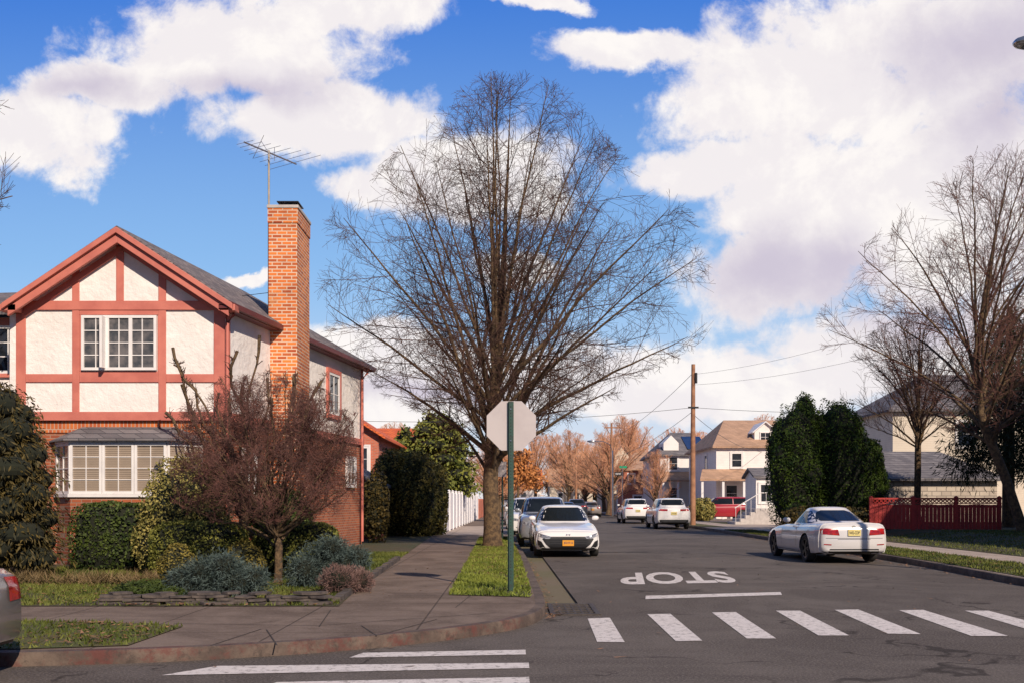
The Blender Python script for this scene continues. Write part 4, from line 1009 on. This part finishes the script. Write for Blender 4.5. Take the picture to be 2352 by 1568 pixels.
bare_tree(27,(-5.45,20.2,.14),[(0,0,0),(.0,0,1.0),(.1,0,2.2),(.1,0,2.8)],.10,[(2.6,1.2),(3.2,1.6),(3.9,1.8),(4.3,1.5)],[(0,0,0),(4.3,0,0)],20,(11,2,0),(.20,.12,.1),(.017,.008,.005,.005),(m_bark,m_twig),name='pollarded_tree',label='pollarded bare tree with knuckled branch ends',cat='tree',hs=(.9,2.0),lift=.30,rlimb=.34,ups=(.35,.3,.3),angs=(62,40,30),crook=.12,wob=.22,acap=.16,inner=.6,at=.8,a2=0,knob=2.0,rfs=(.5,.6,.8),ctlx=.6)
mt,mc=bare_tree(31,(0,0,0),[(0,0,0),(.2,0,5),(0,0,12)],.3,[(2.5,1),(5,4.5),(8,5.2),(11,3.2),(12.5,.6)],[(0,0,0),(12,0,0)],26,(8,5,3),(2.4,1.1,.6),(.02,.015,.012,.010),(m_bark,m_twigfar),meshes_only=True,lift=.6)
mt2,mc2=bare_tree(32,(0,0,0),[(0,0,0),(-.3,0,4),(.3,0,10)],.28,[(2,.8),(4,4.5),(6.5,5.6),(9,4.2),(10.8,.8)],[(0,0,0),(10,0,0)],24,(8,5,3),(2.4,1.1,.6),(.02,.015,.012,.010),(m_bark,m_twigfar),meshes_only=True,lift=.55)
FT=[(9.6,99,.85),(-2,98,.62),(11.5,124,.9),(-1.5,120,.7),(10.4,140,.95),(4,165,1.0),(0,150,.85),(9,158,1.05),(-8,140,.9),(-14,125,.9),(-20,150,1.0),(18,150,1.1),(25,135,1.1),(33,130,1.0),(42,128,1.0),(27,165,1.1),(50,140,1.0),(-10,85,.7),(38,105,.8),(28,112,.9),(13,180,1.1),(-4,185,1.0),(22,118,.95),(60,150,1.0),(-28,160,1.0),(8,195,1.2),(-1.2,135,.75),(15.5,140,1.1),(20,168,1.2),(12.2,84,.45)]
rr=random.Random(3)
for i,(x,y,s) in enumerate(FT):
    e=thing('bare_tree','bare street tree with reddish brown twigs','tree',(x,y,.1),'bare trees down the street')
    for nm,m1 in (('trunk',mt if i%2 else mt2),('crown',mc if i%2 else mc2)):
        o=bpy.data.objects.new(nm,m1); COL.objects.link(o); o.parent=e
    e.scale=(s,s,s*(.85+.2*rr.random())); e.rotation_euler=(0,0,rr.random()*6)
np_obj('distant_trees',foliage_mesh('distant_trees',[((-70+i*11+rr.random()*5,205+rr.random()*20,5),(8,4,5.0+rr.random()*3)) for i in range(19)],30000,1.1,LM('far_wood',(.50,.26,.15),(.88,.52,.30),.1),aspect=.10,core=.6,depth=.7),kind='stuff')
qa=random.Random(12)
for lab,c,r,tz in (('tall rounded dark green arborvitae in garden',(12.0,42,0),1.4,5.9),('tall dense arborvitae beside its twin',(13.8,42.3,0),1.5,6.1),('smaller arborvitae at the end of the group',(15.1,43,0),1.1,4.6)):
    bl_=[((c[0],c[1],tz*.42),(r*.92,r*.92,tz*.42)),((c[0]-.05,c[1]-.1,tz*.62),(r*.72,r*.72,tz*.33))]
    for i in range(16):
        a=qa.uniform(0,6.28); t=qa.uniform(.12,.88); rr0=r*(1-max(0,t-.45)*1.15)*.68
        bl_.append(((c[0]+math.cos(a)*rr0,c[1]+math.sin(a)*rr0,tz*t),(r*.36,r*.36,tz*qa.uniform(.10,.17))))
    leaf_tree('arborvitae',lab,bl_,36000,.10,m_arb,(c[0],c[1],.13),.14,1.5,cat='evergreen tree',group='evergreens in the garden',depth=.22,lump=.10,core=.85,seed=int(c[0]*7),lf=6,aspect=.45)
for lab,c,r,tz in (('clipped dark evergreen column beside the pavement',(-4.75,40,0),.85,3.55),('clipped rounded evergreen beside the pavement',(-3.8,39.6,0),.8,3.45),('lower clipped evergreen at the pavement edge',(-3.35,41,0),.7,3.1)):
    leaf_tree('clipped_evergreen',lab,[((c[0],c[1],tz*.5),(r,r,tz*.5))],8500,.11,m_arbd,(c[0],c[1],.13),.08,1,cat='evergreen tree',group='evergreens beside the pavement',depth=.15,lump=.06,core=.88,p=3,seed=int(-c[0]*9),lf=8,aspect=.45)
def conifer_blobs(x,y,z0,z1,r,n,seed,pw=.8):
    B=[]
    for i in range(n):
        t=i/n; a=i*2.4; rr_=r*(1-t**(2 if pw>1 else 1))**(.5 if pw>1 else pw); d=rr_*.62
        B.append(((x+math.cos(a)*d,y+math.sin(a)*d,z0+(z1-z0)*t+.2),(rr_*.5+.15,rr_*.5+.15,(z1-z0)*.11)))
    return B
leaf_tree('spruce_tree','yellow green spruce tree behind the clipped evergreens',conifer_blobs(-4.3,57,2.0,6.2,2.1,26,1,2)+conifer_blobs(-6.3,60,1.6,5.6,1.5,16,3,2),17000,.22,m_con,(-4.3,57,.13),.16,5,cat='evergreen tree',core=.7,droop=.3,depth=.55,lump=.2)
leaf_tree('yew_tree','dark evergreen with golden drooping branch tips',conifer_blobs(-9.35,18.2,.3,3.35,.92,34,2,2),20000,.11,m_yew,(-9.35,18.2,.13),.09,3.0,cat='evergreen tree',core=.7,droop=.6,depth=.6,aspect=.28,seed=4,lump=.2)
leaf_tree('pine_tree','dark ragged pine behind the garden fence',conifer_blobs(20.2,40.5,2.4,9.0,2.5,46,5,.6),26000,.26,m_pine,(20.2,40.5,.4),.2,9,cat='evergreen tree',core=0,depth=1.0,aspect=.16,droop=.45,lump=.3)
leaf_tree('oak_tree','small tree still holding brown leaves',[((.3,66,3.5),(1.1,1.1,1.1)),((1.2,66.5,3.0),(.9,.9,.8)),((.7,66,4.4),(.7,.7,.6))],2600,.2,m_brownleaf,(.4,66,.13),.09,3.3,core=0,depth=.9,lump=.3)
bush('variegated_bush','rounded evergreen bush with yellow edged leaves',[((-6.35,19.4,1.25),(.86,.85,1.18)),((-6.75,19.2,.75),(.55,.5,.65)),((-5.95,19.1,.9),(.5,.5,.85))],20000,.055,m_varieg,depth=.3,core=.82,lump=.09,lf=7)
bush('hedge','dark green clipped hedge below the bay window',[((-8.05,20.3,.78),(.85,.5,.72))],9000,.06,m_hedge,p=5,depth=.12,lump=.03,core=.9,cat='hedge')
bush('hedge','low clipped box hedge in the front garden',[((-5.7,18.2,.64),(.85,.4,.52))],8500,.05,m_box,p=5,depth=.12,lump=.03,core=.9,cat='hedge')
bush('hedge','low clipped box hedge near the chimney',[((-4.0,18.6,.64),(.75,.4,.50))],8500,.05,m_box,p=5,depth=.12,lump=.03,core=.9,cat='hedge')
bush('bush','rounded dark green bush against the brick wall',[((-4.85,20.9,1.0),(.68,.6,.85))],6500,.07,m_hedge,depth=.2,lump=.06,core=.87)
bush('bush','small round golden box bush',[((-4.55,17,.5),(.34,.33,.36))],3200,.035,m_gold,depth=.15,core=.88)
bush('bush','small upright golden box bush near the stones',[((-5.3,15.8,.48),(.3,.3,.38))],3000,.035,m_gold,depth=.15,core=.88)
bush('spruce_bush','low spreading blue spruce behind the stone edging',[((-4.35,14.7,.42),(.5,.42,.32)),((-4.0,14.6,.34),(.42,.36,.26)),((-4.7,14.6,.30),(.35,.32,.22)),((-4.2,14.5,.58),(.25,.25,.22)),((-4.55,14.5,.50),(.22,.22,.2)),((-3.75,14.5,.42),(.2,.2,.16)),((-4.85,14.5,.42),(.18,.18,.15))],19000,.08,m_blue,aspect=.13,depth=.6,core=.65,droop=.05,lump=.28,lf=9)
bush('spruce_bush','blue spruce mound at the edge of the path',[((-3.05,16.5,.50),(.48,.42,.36)),((-2.7,16.4,.46),(.36,.34,.32)),((-3.35,16.2,.4),(.32,.3,.28)),((-2.95,16.3,.78),(.25,.25,.2)),((-2.5,16.3,.62),(.18,.18,.16))],17000,.08,m_blue,aspect=.13,depth=.6,core=.65,droop=.05,lump=.28,seed=3,lf=9)
bush('heather_bush','brownish pink heather mound by the path corner',[((-2.62,15.1,.34),(.3,.28,.24)),((-2.4,15.5,.3),(.25,.25,.2))],7000,.06,m_heather,aspect=.16,depth=.5,core=.65,droop=-.3)
bush('juniper_bush','flat green juniper beside the stone edging',[((-5.35,14.5,.24),(.4,.3,.15)),((-5.0,14.3,.2),(.3,.2,.12))],5000,.07,m_hedge,aspect=.2,depth=.5,core=.65)
bush('hedge','long low brown green hedge below the arborvitae',[((13.0,39.8,.75),(2.1,.4,.5))],6000,.1,m_yew,p=5,depth=.15,core=.9,cat='hedge')
bush('bush','yellow green garden bush near the porch',[((13.2,69,.9),(.9,.8,.8))],3000,.14,m_varieg,depth=.3,core=.8)
bush('bush','dark ivy covered bush beside the brick wall',[((-4.55,33.2,1.3),(.5,.5,1.2))],4000,.09,m_yew,depth=.3,core=.8)
bush('bush','dark shrub at the garden edge',[((19.6,33,1.0),(1.6,1.0,.9)),((21,31,1),(1.4,1,1))],7000,.1,m_pine,depth=.4,core=.8)
q=random.Random(5); b=MB()
for layer in range(4):
    for i in range(17):
        x=-5.55+i*.22+q.uniform(-.08,.08)+layer*.05; y=13.58+layer*.05+q.uniform(-.06,.06)
        if x>-2.5: continue
        if layer>=2 and q.random()<.35: continue
        w=q.uniform(.12,.26);d=q.uniform(.12,.2);z=.14+layer*.038+q.uniform(0,.01);a=q.uniform(-.4,.4);t=q.uniform(.022,.036)
        n=6; pts=[]
        for k in range(n):
            th=a+k*2*math.pi/n; rr_=q.uniform(.8,1.05); pts.append((x+w*rr_*math.cos(th),y+d*rr_*math.sin(th),z+q.uniform(-.004,.004)))
        b.prism(pts,(q.uniform(-.01,.01),0,t))
b.build('stone_edging',m_stone,None,label='low stacked slate edging around the garden bed',cat='garden wall')
b=MB()
for i in range(30):
    x=-2.44-.008*i*1.2; y=13.9+i*.33; b.box(x-.07,x+.05,y,y+.31,.1,.20+q.uniform(0,.03))
b.build('path_edging',m_stone,None,label='narrow stone edging beside the pavement lawn',cat='garden edging')

# ---------------------------------------------------------------- poles, wires, lamp
up_=thing('utility_pole','tall weathered wooden utility pole beside the kerb','utility pole',(10.45,57.5,.1))
MB().tube([(10.45,57.5,.1),(10.45,57.5,5),(10.47,57.5,9.4)],[.16,.14,.11],12).build('pole_shaft',m_wood,up_,smooth=50)
MB().tube([(10.6,57.4,8.3),(10.6,57.4,8.9)],.09,8).build('insulator',m_black,up_,smooth=50); MB().box(10.15,10.75,57.34,57.42,6.85,6.95).build('crossarm',m_black,up_)
def wire(a,b_,sag,r=.012,label='black overhead power cable'):
    a=V3(a);b_=V3(b_); P=[]
    for i in range(21):
        t=i/20; p=a.lerp(b_,t); p.z-=sag*4*t*(1-t); P.append(p)
    MB().tube(P,r,5).build('overhead_cable',m_black,None,smooth=80,label=label,cat='cable',group='overhead cables')
wire((10.45,57.4,6.9),(-15,50,5.9),.6); wire((10.45,57.4,6.9),(30,44,6.4),.6,.011); wire((10.45,57.4,8.8),(26,33,13.2),1.3,.007); wire((10.45,57.4,8.2),(28,36,12.2),1.3,.007)
wire((10.45,57.4,8.9),(9.5,120,8.4),1.0,.014); wire((10.45,57.4,6.7),(9.5,120,6.6),1.0,.014); wire((10.45,57.4,6.5),(20,79,5.4),.5,.014)
wire((-6.1,25,6.75),(-17,28,7.3),.3,.008,'thin service cable to the house')
for (x,y,h,lab) in ((9.6,96,9.0,'slim wooden utility pole further down the street'),(7.2,112,7.2,'dark distant utility pole')):
    e=thing('utility_pole',lab,'utility pole',(x,y,.1)); MB().tube([(x,y,.1),(x,y,h)],[.15,.1],10).build('pole_shaft',m_wood,e,smooth=50); MB().box(x-.7,x+.7,y-.06,y+.06,h-.5,h-.38).build('crossarm',m_wood,e)
e=thing('street_sign','one way sign and green street name plate on post','sign',(9.75,88,.13))
MB().tube([(9.75,88,.1),(9.75,88,4.6)],.04,8).build('post',m_rim,e)
MB().box(9.05,9.72,87.9,87.93,3.75,4.05).build('sign_plate',m_black,e)
m1,v=text_mesh('ONE WAY',.5,.13,m_white,.02); m1.vertices.foreach_set('co',np.stack([9.38+v[:,0],np.full(len(v),87.893),3.9+v[:,1]],1).astype(np.float32).ravel()); m1.update(); np_obj('lettering',m1,e)
MB().box(9.5,10.15,87.98,88.01,4.4,4.6).build('name_plate',M('sign_green',(.01,.3,.14),None,3,.4),e)
def lamp(x,y,z,px,py,lab):
    e=thing('street_lamp',lab,'street lamp',(px,py,.13))
    MB().tube([(px,py,.1),(px,py,z-.8)],[.11,.07],12).build('column',m_rim,e,smooth=50)
    d=(V3((x,y,0))-V3((px,py,0))).normalized()
    MB().tube([(px,py,z-.9),(px+d.x*.3,py+d.y*.3,z-.25),(px+(x-px)*.5,py+(y-py)*.5,z+.02),(x-d.x*.0,y-d.y*.0,z+.05)],.035,8).build('arm',m_rim,e,smooth=60)
    c=(x+d.x*.3,y+d.y*.3,z)
    X,F=sph_grid(c,(.42,.18,.10) if abs(d.x)>.7 else (.18,.42,.10),2.6,18,10,1)
    np_obj('lamp_head',np_mesh('lamp_head',X,F,[m_rim],smooth=True),e)
    X,F=sph_grid((c[0]+d.x*.06,c[1]+d.y*.06,z-.05),(.26,.13,.07) if abs(d.x)>.7 else (.13,.26,.07),2.4,16,8,1)
    np_obj('lamp_lens',np_mesh('lamp_lens',X,F,[M('lamp_lens',(.1,.1,.12),None,4,.1)],smooth=True),e)
lamp(9.25,17,9.33,12,17.5,'grey street lamp head on curved arm')
lamp(7.6,92,7.0,9.4,93,'distant street lamp with curved arm')
e=thing('parking_sign','thin parking sign post behind the street tree','sign',(-.35,36,.13)); MB().tube([(-.35,36,.1),(-.35,36,3.0)],.03,8).build('post',m_green,e); MB().box(-.5,-.2,35.95,35.96,2.4,2.95).build('sign_plate',m_alu,e)
e=thing('front_steps','grey front steps with white metal handrail','steps',(14.4,60,.13))
b=MB()
for i in range(5): b.box(13.2+i*.3,13.5+i*.3+.001*i,59,61,.1,.1+.19*(i+1))
b.box(14.701,17,59,61,.1,1.06); b.build('steps',m_conc,e)
b=MB(); b.tube([(13.2,58.95,1.1),(14.7,58.95,2.0),(17,58.95,2.0)],.03,6)
for i in range(12): x=13.25+i*.3; z=min(2.0,1.1+(x-13.2)*.6); b.tube([(x,58.95,max(.1,z-1.0)),(x,58.95,z)],.015,5)
b.build('handrail',m_white,e)
gable_house('porch','small covered porch with grey awning roof',15.0,17.0,61.2,64,3.1,3.6,'x',m_wsiding,m_slate,cat='porch',wins=((15.6,1.4,2.6,.8),),o=.2)

# ---------------------------------------------------------------- camera, light, sky
cam=bpy.data.cameras.new('camera'); co=bpy.data.objects.new('camera',cam); COL.objects.link(co)
cam.lens=35; cam.sensor_width=36; cam.shift_y=.1548; cam.clip_end=3000; cam.clip_start=.1
co.location=(0,0,1.55); co.rotation_euler=(math.pi/2,0,0); scene.camera=co
EL,AZ=math.radians(33),math.radians(27)
sd=Vector((math.sin(AZ)*math.cos(EL),-math.cos(AZ)*math.cos(EL),math.sin(EL)))
sl=bpy.data.lights.new('sun','SUN'); sl.energy=5.0; sl.angle=math.radians(.5); sl.color=(1,.85,.70)
so=bpy.data.objects.new('sun',sl); COL.objects.link(so); so.rotation_euler=sd.to_track_quat('Z','Y').to_euler()
w=bpy.data.worlds.new('World'); scene.world=w; w.use_nodes=True; nt=w.node_tree; L=nt.links
w.cycles.sampling_method='MANUAL'; w.cycles.sample_map_resolution=512
bg=nt.nodes['Background']
sky=nn(nt,'ShaderNodeTexSky',sky_type='NISHITA'); sky.sun_disc=False; sky.sun_elevation=EL; sky.sun_rotation=math.pi-AZ
sky.air_density=1.0; sky.dust_density=.3; sky.ozone_density=3
tc=nn(nt,'ShaderNodeTexCoord').outputs['Generated']
sp=nn(nt,'ShaderNodeSeparateXYZ'); L.new(tc,sp.inputs[0])
yy=mth(nt,'MAXIMUM',sp.outputs[1],.05)
u=mth(nt,'DIVIDE',sp.outputs[0],yy); v=mth(nt,'DIVIDE',sp.outputs[2],yy)
cmb=nn(nt,'ShaderNodeCombineXYZ'); L.new(u,cmb.inputs[0]); L.new(v,cmb.inputs[1]); UV=cmb.outputs[0]
nz=nn(nt,'ShaderNodeTexNoise'); nz.inputs['Scale'].default_value=4.5; nz.inputs['Detail'].default_value=8; nz.inputs['Roughness'].default_value=.6; L.new(UV,nz.inputs['Vector'])
wp=nn(nt,'ShaderNodeVectorMath',operation='SUBTRACT'); L.new(nz.outputs[1],wp.inputs[0]); wp.inputs[1].default_value=(.5,.5,.5)
wp2=nn(nt,'ShaderNodeVectorMath',operation='MULTIPLY_ADD'); L.new(wp.outputs[0],wp2.inputs[0]); wp2.inputs[1].default_value=(.15,.11,0); L.new(UV,wp2.inputs[2]); WUV=wp2.outputs[0]
def blobs(lst):
    acc=None
    for px,py,rx,ry in lst:
        c=((px-1176)/2287,(1148-py)/2287,0)
        a=nn(nt,'ShaderNodeVectorMath',operation='SUBTRACT'); L.new(WUV,a.inputs[0]); a.inputs[1].default_value=c
        b=nn(nt,'ShaderNodeVectorMath',operation='MULTIPLY'); L.new(a.outputs[0],b.inputs[0]); b.inputs[1].default_value=(2287/rx,2287/ry,0)
        l=nn(nt,'ShaderNodeVectorMath',operation='LENGTH'); L.new(b.outputs[0],l.inputs[0])
        d=mth(nt,'SUBTRACT',1.15,l.outputs['Value'])
        acc=d if acc is None else mth(nt,'MAXIMUM',acc,d)
    return acc
CL=[(500,110,340,130),(770,20,260,80),(740,285,320,95),(60,300,230,130),(260,190,200,70),(1080,400,320,130),(860,430,160,60),(1900,200,420,180),(1450,110,200,55),(2200,80,340,170),(1850,460,330,200),(2200,480,330,300),(1600,390,190,70),(1750,640,230,140),(1650,870,330,90),(1000,880,360,110),(1400,880,420,90),(1230,0,130,25),(2000,840,330,140),(2400,800,300,200),(880,810,180,60),(1180,640,120,40),(580,650,60,18)]
den=mth(nt,'MAXIMUM',blobs(CL),-.5)
n1=noise(nt,UV,6,12,.62,.3)
n2=noise(nt,UV,20,8,.65,.3)
d=mth(nt,'ADD',den,mth(nt,'MULTIPLY',mth(nt,'SUBTRACT',n1,.5),2.0))
d=mth(nt,'ADD',d,mth(nt,'MULTIPLY',mth(nt,'SUBTRACT',n2,.5),1.1))
mask=ramp(nt,d,-.02,.46)
shade=blobs([(1750,640,220,110),(2230,90,300,140),(2330,250,180,160),(1900,620,160,90),(560,200,260,50),(200,200,130,50),(2100,740,200,80),(1000,900,200,30)])
offn=nn(nt,'ShaderNodeVectorMath',operation='ADD'); L.new(UV,offn.inputs[0]); offn.inputs[1].default_value=(.010,.024,0)
rel=mth(nt,'SUBTRACT',n1,noise(nt,offn.outputs[0],6,12,.62,.3))
sh=ramp(nt,mth(nt,'ADD',shade,mth(nt,'MULTIPLY',mth(nt,'SUBTRACT',noise(nt,UV,7,9,.65),.5),2.0)),-.3,1.3)
ccol=mixc(nt,mth(nt,'MULTIPLY',sh,.70),(1.0,.955,.93),(.48,.42,.58))
rl=ramp(nt,rel,-.04,.10)
ccol=mixc(nt,mth(nt,'MULTIPLY',mth(nt,'SUBTRACT',1,rl),.26),ccol,(.62,.57,.70))
hz=ramp(nt,v,.12,.60)
hz0=ramp(nt,v,-.05,.25)
blue=mixc(nt,hz,mixc(nt,hz0,(.86,.84,.88),(.32,.59,.94)),(.025,.18,.74))
skt=nn(nt,'ShaderNodeVectorMath',operation='SCALE'); L.new(sky.outputs[0],skt.inputs[0]); skt.inputs['Scale'].default_value=.09
blue2=mixc(nt,.85,skt.outputs[0],blue)
fin=mixc(nt,mask,blue2,ccol)
# sky overhead and behind, out of view, is dimmed to cut blue fill light
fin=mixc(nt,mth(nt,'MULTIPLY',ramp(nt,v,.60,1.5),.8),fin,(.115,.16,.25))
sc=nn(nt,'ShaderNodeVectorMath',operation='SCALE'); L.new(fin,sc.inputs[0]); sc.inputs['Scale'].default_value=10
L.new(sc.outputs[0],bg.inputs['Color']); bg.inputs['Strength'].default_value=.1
scene.view_settings.view_transform='Standard'; scene.view_settings.look='None'; scene.view_settings.exposure=0
